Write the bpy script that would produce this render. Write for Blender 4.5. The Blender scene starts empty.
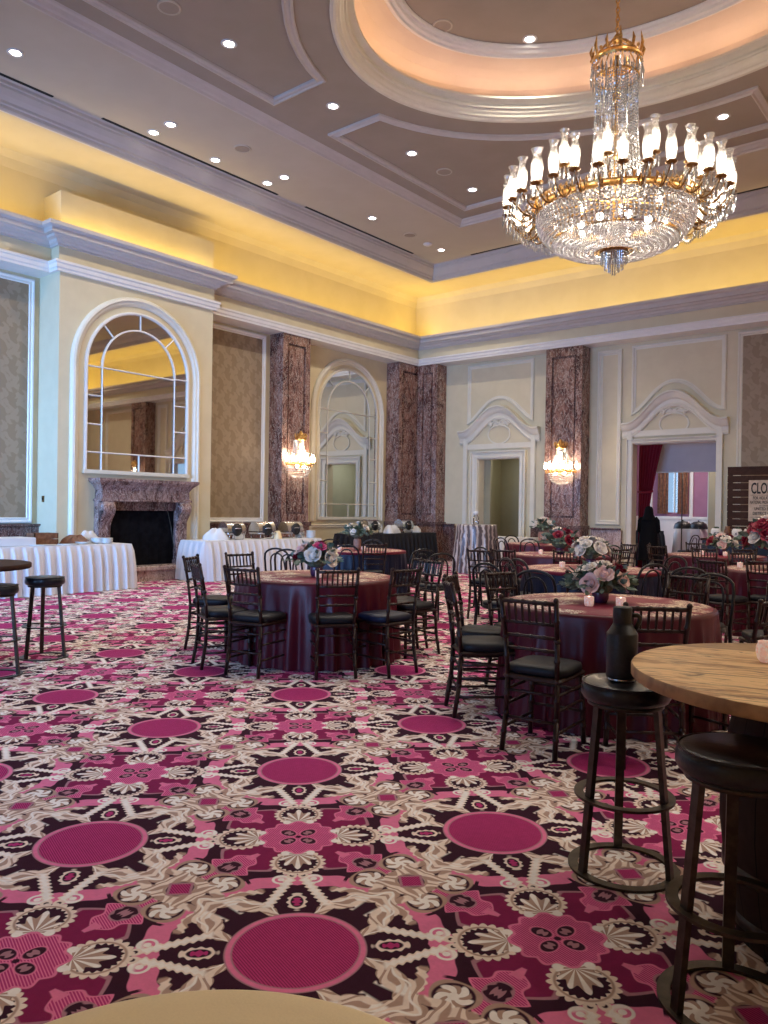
import bpy, math, random
from mathutils import Vector, Matrix
PI = math.pi; sin = math.sin; cos = math.cos
R = random.Random(7)
scene = bpy.context.scene
P_DOWN, P_LED, P_DOME, P_CH, P_DAY, EXPO = 128, 5.0, 1.9, 110, 125, 0.5
COL = scene.collection
# ------------------------------------------------------------------ camera
F_PX = 781.3; YAW = .68423; PITCH = -.00371; ROLL = .01503; H = 1.43
def _mm(A, B): return [[sum(A[i][k]*B[k][j] for k in range(3)) for j in range(3)] for i in range(3)]
cp, sp, cr, sr = cos(PITCH), sin(PITCH), cos(ROLL), sin(ROLL)
MC = _mm([[cr, -sr, 0], [sr, cr, 0], [0, 0, 1]], [[1, 0, 0], [0, cp, sp], [0, -sp, cp]])
def _mv(A, v): return [sum(A[i][k]*v[k] for k in range(3)) for i in range(3)]
WX = _mv(MC, [cos(YAW), 0, -sin(YAW)]); WY = _mv(MC, [sin(YAW), 0, cos(YAW)]); WZ = _mv(MC, [0, -1, 0])
def ray(x, y):
    v = ((x-384)/F_PX, (y-512)/F_PX, 1.0)
    return Vector([sum(w[i]*v[i] for i in range(3)) for w in (WX, WY, WZ)])
def fl(x, y, z=0.0):
    d = ray(x, y); t = (z-H)/d.z
    return Vector((d.x*t, d.y*t, z))
cam = bpy.data.objects.new('camera', bpy.data.cameras.new('camera')); COL.objects.link(cam)
cam.data.sensor_fit = 'VERTICAL'; cam.data.sensor_height = 24.0; cam.data.lens = F_PX/1024*24.0
cam.data.clip_start = .05
cam.matrix_world = Matrix(((WX[0], -WX[1], -WX[2], 0), (WY[0], -WY[1], -WY[2], 0), (WZ[0], -WZ[1], -WZ[2], H), (0, 0, 0, 1)))
scene.camera = cam
# ------------------------------------------------------------------ node helpers
class NT:
    def __init__(s, name):
        s.m = bpy.data.materials.new(name); s.m.use_nodes = True; s.t = s.m.node_tree
        s.b = s.t.nodes['Principled BSDF']; s.out = s.t.nodes['Material Output']
    def n(s, typ, **kw):
        x = s.t.nodes.new(typ)
        for k, v in kw.items(): setattr(x, k, v)
        return x
    def put(s, sock, v):
        if isinstance(v, V): s.t.links.new(v.s, sock)
        elif isinstance(v, bpy.types.NodeSocket): s.t.links.new(v, sock)
        elif isinstance(v, (tuple, list)): sock.default_value = (*v, 1.0) if len(v) == 3 and len(sock.default_value) == 4 else v
        else: sock.default_value = v
    def math(s, op, *a, clamp=False):
        x = s.n('ShaderNodeMath', operation=op, use_clamp=clamp)
        for i, v in enumerate(a): s.put(x.inputs[i], v)
        return V(s, x.outputs[0])
    def coord(s, which='Object'):
        return s.n('ShaderNodeTexCoord').outputs[which]
    def xyz(s, which='Object'):
        x = s.n('ShaderNodeSeparateXYZ'); s.t.links.new(s.coord(which), x.inputs[0])
        return [V(s, o) for o in x.outputs]
    def noise(s, scale, detail=3, dist=0, rough=.55, vec=None):
        x = s.n('ShaderNodeTexNoise'); x.inputs['Scale'].default_value = scale; x.inputs['Detail'].default_value = detail
        x.inputs['Distortion'].default_value = dist; x.inputs['Roughness'].default_value = rough
        s.t.links.new(vec or s.coord(), x.inputs['Vector'])
        return V(s, x.outputs[0])
    def mix(s, A, B, t):
        x = s.n('ShaderNodeMix', data_type='RGBA'); s.put(x.inputs[0], t); s.put(x.inputs[6], A); s.put(x.inputs[7], B)
        return x.outputs[2]
    def sstep(s, v, lo, hi):
        x = s.n('ShaderNodeMapRange', interpolation_type='SMOOTHSTEP')
        s.put(x.inputs[0], v); s.put(x.inputs[1], lo); s.put(x.inputs[2], hi)
        return V(s, x.outputs[0])
    def bump(s, h, strength=.3, dist=.01):
        x = s.n('ShaderNodeBump'); x.inputs['Strength'].default_value = strength; x.inputs['Distance'].default_value = dist
        s.put(x.inputs['Height'], h); s.t.links.new(x.outputs[0], s.b.inputs['Normal'])
    def set(s, **kw):
        al = dict(col='Base Color', rough='Roughness', metal='Metallic', spec='Specular IOR Level', trans='Transmission Weight', sheen='Sheen Weight', coat='Coat Weight', ecol='Emission Color', em='Emission Strength', ior='IOR', alpha='Alpha', sss='Subsurface Weight')
        for k, v in kw.items(): s.put(s.b.inputs[al[k]], v)
        return s
class V:
    def __init__(s, nt, sock): s.nt = nt; s.s = sock
    def __add__(s, o): return s.nt.math('ADD', s, o)
    __radd__ = __add__
    def __mul__(s, o): return s.nt.math('MULTIPLY', s, o)
    __rmul__ = __mul__
    def __sub__(s, o): return s.nt.math('SUBTRACT', s, o)
    def __rsub__(s, o): return s.nt.math('SUBTRACT', o, s)
class OPS:                                            # the operations the carpet drawing is written in, as shader nodes
    def __init__(s, nt): s.nt = nt
    def mn(s, a, b): return s.nt.math('MINIMUM', a, b)
    def mx(s, a, b): return s.nt.math('MAXIMUM', a, b)
    def ab(s, a): return s.nt.math('ABSOLUTE', a)
    def sq(s, a): return s.nt.math('SQRT', a)
    def sin(s, a): return s.nt.math('SINE', a)
    def at2(s, a, b): return s.nt.math('ARCTAN2', a, b)
    def pp(s, a, k): return s.nt.math('PINGPONG', a, k)
    def st(s, v, e, w):
        if w == 0: return s.nt.math('LESS_THAN', v, e)
        if isinstance(e, V): return s.nt.sstep(e - v, -w, w)
        if isinstance(v, V): return s.nt.math('SUBTRACT', 1.0, s.nt.sstep(v, e-w, e+w))
    def mixc(s, A, B, t): return s.nt.mix(A, B, t)
    def noise(s, k): return s.nt.noise(k, 2)
def mat(name, col, rough=.5, **kw):
    t = NT(name); t.set(col=col, rough=rough, **kw); return t.m
def mottled(name, c1, c2, scale, rough=.5, detail=4, bump=0, dist=0, lo=.35, hi=.65, **kw):
    t = NT(name); n = t.noise(scale, detail, dist)
    t.set(col=t.mix(c1, c2, t.sstep(n, lo, hi)), rough=rough, **kw)
    if bump: t.bump(n, bump)
    return t.m
def carpet(x, y, o):
    # drawn in one triangle and mirrored over the floor
    S = 0.871; K = 0.70711
    dx = x + 1.80; dy = y - 1.79
    u = (dx + dy)*K; v = (dy - dx)*K
    a = o.pp(u, S); b = o.pp(v, S)
    t = o.st(S - (a + b), 0.0, 0.0)          # 1 when beyond the anti-diagonal
    a2 = a + t*(S - b - a); b2 = b + t*(S - a - b)
    a = o.mx(a2, b2); b = o.mn(a2, b2)
    n = o.noise(28.0); nn = o.noise(90.0)
    def L(px, py): return o.sq((a-px)*(a-px) + (b-py)*(b-py))
    def band(val, w, e=.004): return o.st(o.ab(val), w, e)
    def arc(px, py, r, w): return band(L(px, py) - r, w)
    DK=(.040,.008,.022); MG=(.47,.036,.175); MD=(.23,.014,.080); PK=(.76,.19,.35); CR=(.86,.71,.62); TN=(.46,.30,.24); GR=(.42,.20,.25); WH=(.92,.85,.81)
    hat = o.sin((u + v*.55)*620.0)*.5 + .5
    hatc = o.mixc((.24,.014,.080), (.50,.045,.190), o.st(hat, .62, .3))
    hatp = o.mixc(PK, MG, o.st(hat, .6, .3))
    col = o.mixc(DK, DK, 0.0)
    rB = L(S, 0); q = S - a
    d1 = (q + b)*K; d2 = o.ab(q - b)*K                 # along / across the diagonal that leaves B
    # star field round B
    star = o.mn(d2 - .112 - o.mx(.20 - d1, 0.0)*.5 + o.mx(d1 - .30, 0.0)*.9 - o.sin(d1*26.0)*.018, .5)
    star = o.mx(star, d1 - .50)
    col = o.mixc(col, GR, o.st(star, .020, .004))
    col = o.mixc(col, MD, o.st(star, .0, .004))
    lobe = o.mx(d2 - .085 + o.ab(d1 - .38)*.55 - o.sin(d1*70.0)*.012, .27 - d1)
    col = o.mixc(col, PK, o.st(lobe, .010, .003))
    col = o.mixc(col, hatp, o.st(lobe, .0, .003))
    fl = o.sq((d1-.385)*(d1-.385)*.6 + d2*d2)
    col = o.mixc(col, GR, o.st(fl, .047, .003)); col = o.mixc(col, DK, o.st(fl + o.sin(d1*180.0)*.004, .038, .003))
    col = o.mixc(col, GR, o.st(fl + o.sin(d2*300.0)*.006, .018, .003))
    tul = o.mx(d2 - .013 - (d1-.24)*.25, o.ab(d1 - .255) - .03)
    col = o.mixc(col, PK, o.st(tul, 0.0, .003))
    # pink ribbon ring round A
    rA = L(0, 0); th = o.at2(b, a)
    rib = rA - .475 - o.sin(th*24.0)*.006
    ribm = o.st(o.ab(rib), .043, .003) * (1.0 - o.st(o.ab(o.sin(th*7.0 + .5)), .10, .02)*o.st(.012 - rib, .0, .01))
    ribm = ribm*o.st(th, .66, .01)
    col = o.mixc(col, PK, ribm)
    # soft plum scroll shadow near M
    m1 = L(S*.5, S*.5)
    sh = arc(.40, .40, .17, .045)*o.st(th, .75, .01)
    # big acanthus leaves sweeping from the swirl to the rim of A
    wa = a + o.sin(b*46.0 + a*22.0)*.010; wb = b + o.sin(a*52.0 - b*18.0)*.010
    rW = o.sq(wa*wa + wb*wb); tW = o.at2(wb, wa)
    R1 = .250 + (tW - .31)*.44
    wv = .068*(1.0 - o.ab(tW - .60)*1.1) + o.ab(o.sin(tW*19.0 + rA*24.0))*.016
    e1 = o.ab(rW - R1) - wv
    m = o.st(e1, -.010, .004)*o.st(.22 - tW, .0, .02)
    fib = o.sin(tW*26.0 - rW*170.0 + o.sin(rW*90.0)*1.2)
    leafc = o.mixc(CR, TN, o.st(fib, -.15, .45))
    leafc = o.mixc(leafc, WH, o.st(o.ab(rW - R1 - .028), .006, .004))
    col = o.mixc(col, TN, m); col = o.mixc(col, leafc, o.st(e1, -.017, .004)*m)
    tw = .60 + (.46 - rA)*1.2
    m = o.st(o.ab(th - tw) - .10 - o.sin(rA*150.0)*.03, .0, .02)*o.st(o.ab(rA - .36), .055, .004)
    col = o.mixc(col, o.mixc(CR, WH, o.st(fib, .2, .3)), m*o.st(th, .70, .02))
    m = o.st(o.ab(rA - .425 - o.sin(th*14.0)*.008) - .017 - o.sin(th*80.0)*.004, .0, .004)*o.st(.30 - th, .0, .02)*o.st(th, .62, .02)
    col = o.mixc(col, o.mixc(CR, TN, o.st(fib, 0.0, .4)), m)
    # C-scroll outside the ribbon
    R3 = .545 + o.sin(th*9.0 + .6)*.022
    m = o.st(o.ab(rA - R3) - (.013 + o.sin(th*90.0)*.006), .0, .004)*o.st(.42 - th, .0, .02)
    col = o.mixc(col, TN, m)
    # Y strands on the axis
    e = o.ab(b - (.030 + o.mx(.475 - a, 0.0)*.40)) - (.021 + o.sin(a*230.0)*.005)
    m = o.st(e, .0, .003)*o.st(o.ab(a - .385), .110, .01)
    col = o.mixc(col, o.mixc(CR, WH, o.st(e, -.009, .003)), m)
    c1 = L(.482, .062)
    spir = o.st(c1, .036, .003)*(1.0 - o.st(o.ab(c1 - .019), .006, .002)*o.st(a, .495, .01))
    col = o.mixc(col, WH, spir)
    c2 = L(.512, .022)
    col = o.mixc(col, CR, o.st(c2, .021, .003)); col = o.mixc(col, DK, o.st(c2, .009, .003))
    bud = o.sq((a-.310)*(a-.310)*.55 + b*b*1.6)
    col = o.mixc(col, CR, o.st(bud + o.sin(a*200.0)*.005, .044, .003)); col = o.mixc(col, DK, o.st(bud, .030, .003)); col = o.mixc(col, MG, o.st(bud + o.sin(a*260.0)*.005, .019, .003))
    # swirls beside M
    w1 = L(S*.5 + .028, S*.5 - .155); ang = o.at2(b - (S*.5 - .155), a - S*.5 - .028)
    col = o.mixc(col, TN, o.st(w1, .080 + o.sin(ang*3.0 + 1.0)*.006, .004)); col = o.mixc(col, DK, o.st(w1, .066, .004))
    petal = o.sin(ang*5.0 + w1*85.0)
    col = o.mixc(col, WH, o.st(w1, .051 + .010*petal, .004))
    col = o.mixc(col, TN, o.st(petal, -.40, .25)*o.st(w1, .054, .004)*o.st(.016 - w1, 0.0, .004))
    col = o.mixc(col, WH, o.st(w1, .018, .003))
    # acanthus that runs from the swirl back along the diagonal
    w2 = L(S*.5 - .070, S*.5 - .070)
    col = o.mixc(col, leafc, o.st(o.ab(w2 - .075) - .006*o.sin(m1*110.0), .020, .004)*o.st(m1 , .20, .01)*o.st(.055 - m1, 0.0, .01))
    col = o.mixc(col, leafc, o.st(o.ab(m1 - .082) - o.ab(o.sin(a*70.0))*.008, .020, .004))
    col = o.mixc(col, TN, o.st(o.ab(m1 - .058), .005, .003))
    # M lozenge
    mm = (S*.5 - a) ; mb = S*.5 - b
    loz = o.mx(o.ab(mm), o.ab(mb))
    col = o.mixc(col, GR, o.st(loz, .046, .003)); col = o.mixc(col, hatc, o.st(loz, .036, .003))
    # round acanthus medallion beside B
    cx = S - .247; w3 = L(cx, 0); an3 = o.at2(b, a - cx)
    ser = w3 - o.ab(o.sin(an3*10.0))*.016
    col = o.mixc(col, CR, o.st(ser, .098, .003)); col = o.mixc(col, TN, o.st(w3, .092, .004)*o.st(.083 - w3, .0, .003))
    col = o.mixc(col, DK, o.st(w3, .078 + .005*o.sin(an3*20.0), .003))
    lf = L(S - .170, 0); al = o.at2(b, S - .170 - a)
    pal = lf - (.118 + .018*o.sin(al*13.0 + 1.5))*(1.0 - al*.36)
    pm = o.st(pal, 0.0, .003)
    col = o.mixc(col, o.mixc(TN, WH, o.st(o.sin(al*13.0 + 1.5), .35, .4)*-1.0 + 1.0), pm)
    # B core
    core = rB - .148 - .011*o.sin(o.at2(b, q)*12.0 + 1.2)
    col = o.mixc(col, PK, o.st(core, .012, .003)); col = o.mixc(col, hatp, o.st(core, 0.0, .003)); 
    tip = L(S - .158, .052)
    col = o.mixc(col, WH, o.st(tip, .018, .003))
    pe = o.sq((d1-.060)*(d1-.060)*.6 + d2*d2*1.2)
    col = o.mixc(col, PK, o.st(pe, .035, .003)); col = o.mixc(col, DK, o.st(pe, .029, .003)); col = o.mixc(col, GR, o.st(pe + o.sin(d1*260.0)*.005, .016, .003))
    col = o.mixc(col, DK, o.st(rB, .012, .003))
    # A medallion
    col = o.mixc(col, GR, o.st(rA, .231, .003)); col = o.mixc(col, PK, o.st(rA, .226, .003)); col = o.mixc(col, GR, o.st(rA, .209, .003)); col = o.mixc(col, hatc, o.st(rA, .204, .003))
    k = .80 + .28*n + .12*nn
    return col, k
M = {}; BULB = 26.0
def build_materials():
    t = NT('carpet'); x, y, z = t.xyz()
    col, k = carpet(x, y, OPS(t))
    hsv = t.n('ShaderNodeHueSaturation'); t.put(hsv.inputs['Color'], col); t.put(hsv.inputs['Value'], k); hsv.inputs['Saturation'].default_value = 1.0
    t.set(col=hsv.outputs[0], rough=.9, spec=.12); t.bump(t.noise(420, 2), .5, .004); M['carpet'] = t.m
    M['wall'] = mottled('wall_paint', (.65, .555, .365), (.68, .585, .39), 3, .55)
    M['trim'] = mottled('trim_paint', (.70, .65, .53), (.73, .68, .56), 4, .42)
    M['dado'] = mottled('panel_paint', (.63, .54, .35), (.66, .57, .38), 3, .5)
    M['white_trim'] = mottled('white_trim_paint', (.76, .73, .68), (.79, .76, .71), 4, .4)
    M['cove'] = mottled('cove_paint', (.70, .60, .38), (.73, .63, .41), 2, .6)
    M['ceil_out'] = mottled('ceiling_paint_light', (.51, .45, .36), (.53, .47, .38), 2, .7)
    M['ceil_in'] = mottled('ceiling_paint_taupe', (.33, .275, .22), (.35, .29, .235), 2, .7)
    M['dome_in'] = mottled('dome_paint', (.72, .60, .48), (.75, .63, .51), 2, .7)
    M['crown'] = mottled('crown_paint', (.52, .475, .44), (.55, .50, .465), 3, .5)
    # damask wall covering
    t = NT('damask_fabric'); x, y, z = t.xyz()
    u = x + y
    p = t.math('SINE', u*17.0)*t.math('SINE', z*11.0) + t.math('SINE', u*34.0 + t.math('SINE', z*22.0)*1.5)*t.math('SINE', z*22.0 + t.math('SINE', u*17.0)*1.3)*.8
    w = t.noise(30, 3, .8)
    f = t.sstep(p + w*1.4, .45, 1.15)
    t.set(col=t.mix((.275, .20, .125), (.335, .25, .165), f), rough=.5, spec=.3); t.bump(t.noise(300, 2), .3, .003); M['damask'] = t.m
    # veined red marble
    def marble(name, base, mid, vein, dark, sc=1.0):
        t = NT(name); mp = t.n('ShaderNodeMapping'); mp.inputs['Scale'].default_value = (1.5, 1.5, .62); mp.inputs['Rotation'].default_value = (.45, .55, .2)
        t.t.links.new(t.coord(), mp.inputs[0]); v = mp.outputs[0]
        n1 = t.noise(2.1*sc, 5, 1.4, .6, v); n2 = t.noise(5.5*sc, 6, 1.8, .66, v); n3 = t.noise(4.2*sc, 5, 2.4, .6, v); n4 = t.noise(13*sc, 5, 2.2, .7, v)
        c = t.mix(base, mid, t.sstep(n1, .32, .60))
        c = t.mix(c, dark, t.sstep(t.math('ABSOLUTE', n3 - .42), .05, .0)*.85)
        c = t.mix(c, vein, t.sstep(t.math('ABSOLUTE', n2 - .5), .026, .0)*.8)
        c = t.mix(c, vein, t.sstep(t.math('ABSOLUTE', n4 - .5), .030, .0)*t.sstep(n1, .45, .66)*.45)
        t.set(col=c, rough=.22, spec=.5); return t.m
    M['marble'] = marble('red_marble', (.075, .026, .022), (.25, .118, .088), (.64, .52, .44), (.026, .012, .016))
    M['marble_dark'] = marble('dark_red_marble', (.05, .02, .02), (.14, .065, .055), (.40, .30, .27), (.02, .01, .01), 1.4)
    M['marble_pale'] = marble('pale_marble', (.30, .19, .16), (.46, .33, .29), (.70, .60, .54), (.10, .05, .05), 1.3)
    M['mantel'] = marble('mantel_marble', (.09, .042, .036), (.27, .16, .14), (.64, .52, .48), (.03, .014, .016), 1.3)
    # fabrics
    def cloth(name, c, rough=.4, sheen=.3, spec=.4, c2=None):
        t = NT(name); n = t.noise(260, 2); t.set(col=t.mix(c, c2 or tuple(q*1.12 for q in c), n), rough=rough, spec=spec); t.bump(n, .15, .002); return t.m
    M['burgundy'] = cloth('burgundy_satin', (.075, .004, .013), .36, .1, .35)
    M['navy'] = cloth('navy_satin', (.007, .010, .030), .42, .1, .35)
    M['black_cloth'] = cloth('black_cloth', (.010, .010, .014), .6, .1, .2)
    M['white_cloth'] = cloth('white_cloth', (.64, .63, .63), .6, .1, .2)
    M['champagne'] = cloth('champagne_cloth', (.78, .63, .39), .55, .1, .3)
    M['curtain'] = cloth('burgundy_velvet', (.17, .008, .022), .7, .5, .2)
    M['seat_black'] = cloth('black_cushion', (.009, .009, .012), .5, .1, .25)
    M['seat_navy'] = cloth('navy_cushion', (.008, .012, .032), .5, .1, .3)
    M['coat'] = cloth('black_coat', (.006, .006, .007), .9, .05, .1)
    t = NT('striped_taupe_satin'); x, y, z = t.xyz(); a = t.math('ARCTAN2', y, x)
    s = t.math('SINE', a*22.0 + t.noise(4, 3, .6, .5)*9.0)
    t.set(col=t.mix((.10, .075, .075), (.52, .45, .42), t.sstep(s, -.5, .7)), rough=.3, spec=.5); M['taupe_satin'] = t.m
    # patterned table tops
    def lace(name, base):
        t = NT(name); x, y, z = t.xyz(); r = t.math('SQRT', x*x + y*y); th = t.math('ARCTAN2', y, x)
        w = t.noise(9, 3, 1.6); q = t.noise(26, 4, 1.5); c = t.noise(3.2, 2, .5)
        m = t.sstep(t.math('SINE', w*30.0), -.35, .15)*t.sstep(q, .36, .50)
        sec = t.math('MAXIMUM', t.sstep(t.math('COSINE', th*2.0 + .6), -.25, .1)*t.sstep(r, .20, .28), t.sstep(r, .52, .58))*t.sstep(r, .735, .70)
        t.set(col=t.mix(base, (.80, .68, .50), m*sec*t.sstep(c, .36, .5)), rough=.5, spec=.3); return t.m
    M['lace'] = lace('burgundy_lace', (.20, .016, .038))
    # woods, metals
    M['mahogany'] = mottled('mahogany', (.016, .0065, .005), (.036, .013, .009), 30, .33, spec=.35)
    M['black_wood'] = mottled('black_lacquer', (.008, .008, .009), (.012, .012, .013), 20, .30, spec=.35)
    t = NT('knotty_pine'); x, y, z = t.xyz()
    pl = t.math('FLOOR', y*5.6); fr = t.math('FRACT', y*5.6); wn = t.n('ShaderNodeTexWhiteNoise', noise_dimensions='1D'); t.put(wn.inputs['W'], pl); wv = V(t, wn.outputs[0])
    cb = t.n('ShaderNodeCombineXYZ'); t.put(cb.inputs[0], x*.9 + wv*7.0); t.put(cb.inputs[1], y*4.5); t.put(cb.inputs[2], wv*3.0)
    g = t.noise(2.4, 7, 1.6, .62, cb.outputs[0]); g2 = t.noise(7.0, 5, .8, .6, cb.outputs[0])
    c = t.mix((.42, .20, .07), (.80, .52, .24), t.sstep(g, .38, .56)); c = t.mix(c, (.15, .065, .025), t.sstep(g2, .53, .66)*.85); c = t.mix(c, (.26, .14, .06), t.sstep(wv, .60, .75)*.75)
    cb2 = t.n('ShaderNodeCombineXYZ'); t.put(cb2.inputs[0], x*1.0); t.put(cb2.inputs[1], y*1.6); kn = t.noise(6.5, 2, .6, .5, cb2.outputs[0]); c = t.mix(c, (.07, .028, .013), t.sstep(kn, .685, .745))
    gap = t.sstep(t.math('ABSOLUTE', fr - .5), .480, .495)
    t.set(col=t.mix(c, (.05, .022, .010), gap*.8), rough=.42, spec=.35); M['pine'] = t.m
    M['edge'] = mottled('sawn_pine_edge', (.27, .14, .06), (.50, .30, .13), 9, .5)
    t = NT('barrel_stave'); x, y, z = t.xyz(); th = t.math('ARCTAN2', y, x)
    g = t.noise(16, 4, .8); gap = t.sstep(t.math('ABSOLUTE', t.math('SINE', th*11.0)), .10, .03)
    t.set(col=t.mix(t.mix((.020, .011, .009), (.060, .034, .026), g), (.004, .003, .003), gap), rough=.7, spec=.12); M['barrel'] = t.m
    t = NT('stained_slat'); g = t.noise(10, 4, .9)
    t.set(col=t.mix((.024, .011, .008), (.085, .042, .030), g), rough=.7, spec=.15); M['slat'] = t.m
    M['crate'] = mottled('crate_wood', (.13, .05, .025), (.24, .10, .05), 14, .5)
    M['bronze'] = mottled('bronze_metal', (.045, .034, .026), (.075, .058, .042), 25, .38, metal=.75)
    M['steel'] = mat('brushed_steel', (.62, .62, .64), .25, metal=1.0)
    M['gold'] = mottled('antique_gold', (.55, .30, .09), (.80, .50, .18), 30, .28, metal=1.0)
    M['gold_dark'] = mottled('dark_gilt', (.16, .085, .03), (.32, .18, .06), 30, .32, metal=1.0)
    M['leather'] = mottled('black_leather', (.010, .010, .012), (.016, .016, .019), 60, .30, bump=.1, spec=.4)
    M['powder'] = mottled('black_powder_coat', (.010, .011, .014), (.016, .017, .021), 80, .42, spec=.45)
    M['mirror'] = mat('mirror_glass', (.80, .81, .79), .02, metal=1.0)
    M['soot'] = mottled('firebox_soot', (.002, .002, .003), (.006, .006, .008), 9, .8, spec=.1)
    M['ceramic'] = mat('white_ceramic', (.75, .73, .70), .25)
    M['white_plastic'] = mat('white_plastic', (.66, .65, .64), .4)
    M['slot'] = mat('vent_slot', (.010, .010, .010), .8)
    M['paper'] = mottled('aged_paper', (.52, .40, .30), (.62, .49, .38), 12, .8)
    M['ink'] = mat('black_ink', (.012, .010, .010), .7)
    M['screen'] = mottled('projection_screen', (.48, .46, .49), (.51, .49, .52), 3, .7)
    M['mauve'] = mottled('mauve_wall', (.30, .125, .20), (.33, .14, .22), 4, .6)
    M['olive'] = mottled('olive_wall', (.27, .24, .15), (.29, .26, .17), 2, .6)
    M['sage'] = mottled('sage_wall', (.50, .52, .44), (.53, .55, .47), 2, .6)
    M['leaf'] = mottled('eucalyptus_leaf', (.055, .10, .065), (.17, .22, .16), 25, .5)
    M['leaf_dark'] = mottled('dark_leaf', (.02, .045, .025), (.06, .09, .05), 25, .5)
    M['rose_white'] = mottled('white_petal', (.80, .70, .60), (.88, .80, .74), 30, .6, sss=.0)
    M['rose_blush'] = mottled('blush_petal', (.82, .52, .48), (.86, .64, .58), 30, .6)
    M['rose_red'] = mottled('burgundy_petal', (.20, .004, .022), (.34, .012, .045), 30, .55)
    M['rose_pink'] = mottled('magenta_petal', (.52, .03, .16), (.62, .07, .24), 30, .55)
    M['vase'] = mat('violet_glass_vase', (.11, .03, .08), .12, spec=.6)
    M['terracotta'] = mottled('terracotta', (.42, .20, .13), (.50, .25, .17), 20, .6)
    M['skin'] = mottled('skin', (.40, .22, .15), (.44, .25, .18), 20, .5)
    M['hair'] = mottled('dark_hair', (.006, .005, .005), (.014, .011, .010), 60, .5)
    def glow(name, c, s): t = NT(name); t.set(col=(0.8, 0.8, 0.8), ecol=c, em=s); return t.m
    M['bulb'] = glow('lamp_bulb', (1.0, .86, .68), BULB)
    M['bulb_soft'] = glow('bowl_bulb_glow', (1.0, .92, .80), 9.0)
    M['bulb_warm'] = glow('sconce_bulb', (1.0, .80, .58), 55.0)
    M['downlight'] = glow('downlight_lens', (1.0, .93, .84), 14.0)
    M['flame'] = glow('candle_flame', (1.0, .70, .45), 9.0)
    M['led'] = glow('cove_led', (1.0, .62, .16), 1.0)
    # clear glass for lamp shades: thin, no refraction
    def thin(name, c, gl, tint=(1, 1, 1)):
        t = NT(name); tr = t.n('ShaderNodeBsdfTransparent'); g = t.n('ShaderNodeBsdfGlossy'); mxn = t.n('ShaderNodeMixShader'); df = t.n('ShaderNodeBsdfTranslucent'); m2 = t.n('ShaderNodeMixShader')
        t.put(tr.inputs[0], tint); t.put(g.inputs[0], c); g.inputs['Roughness'].default_value = .08; t.put(df.inputs[0], (.9, .9, .9))
        fr = t.n('ShaderNodeFresnel'); fr.inputs[0].default_value = 1.5
        f = t.math('ADD', V(t, fr.outputs[0]), gl, clamp=True)
        t.t.links.new(tr.outputs[0], m2.inputs[1]); t.t.links.new(df.outputs[0], m2.inputs[2]); m2.inputs[0].default_value = .30
        t.put(mxn.inputs[0], f); t.t.links.new(m2.outputs[0], mxn.inputs[1]); t.t.links.new(g.outputs[0], mxn.inputs[2]); t.t.links.new(mxn.outputs[0], t.out.inputs[0]); return t.m
    M['shade_glass'] = thin('etched_shade_glass', (.95, .95, 1), .10)
    M['pane'] = thin('window_pane', (.9, .9, .9), .02); M['pane'].node_tree.nodes['Mix Shader.001'].inputs[0].default_value = 0.0
    # cut crystal: facets reflect and pass light
    def crystal(name, base, gl):
        t = NT(name); g = t.n('ShaderNodeBsdfGlossy'); rf = t.n('ShaderNodeBsdfTransparent'); tl = t.n('ShaderNodeBsdfTranslucent'); m1 = t.n('ShaderNodeMixShader'); m2 = t.n('ShaderNodeMixShader')
        g.inputs['Roughness'].default_value = .12; t.put(rf.inputs[0], base); t.put(tl.inputs[0], (.92, .93, .95)); t.put(g.inputs[0], (.88, .90, .93))
        t.t.links.new(rf.outputs[0], m1.inputs[1]); t.t.links.new(tl.outputs[0], m1.inputs[2]); m1.inputs[0].default_value = .50
        t.t.links.new(m1.outputs[0], m2.inputs[1]); t.t.links.new(g.outputs[0], m2.inputs[2]); m2.inputs[0].default_value = gl
        t.t.links.new(m2.outputs[0], t.out.inputs[0]); return t.m
    M['crystal'] = crystal('cut_crystal', (.9, .92, .95), .50)
    t = NT('mercury_glass'); n = t.noise(60, 3, .5); t.set(col=t.mix((.75, .45, .40), (.88, .80, .78), t.sstep(n, .4, .6)), rough=.3, ecol=(1.0, .62, .48), em=.2, spec=.6); M['mercury'] = t.m
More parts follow.
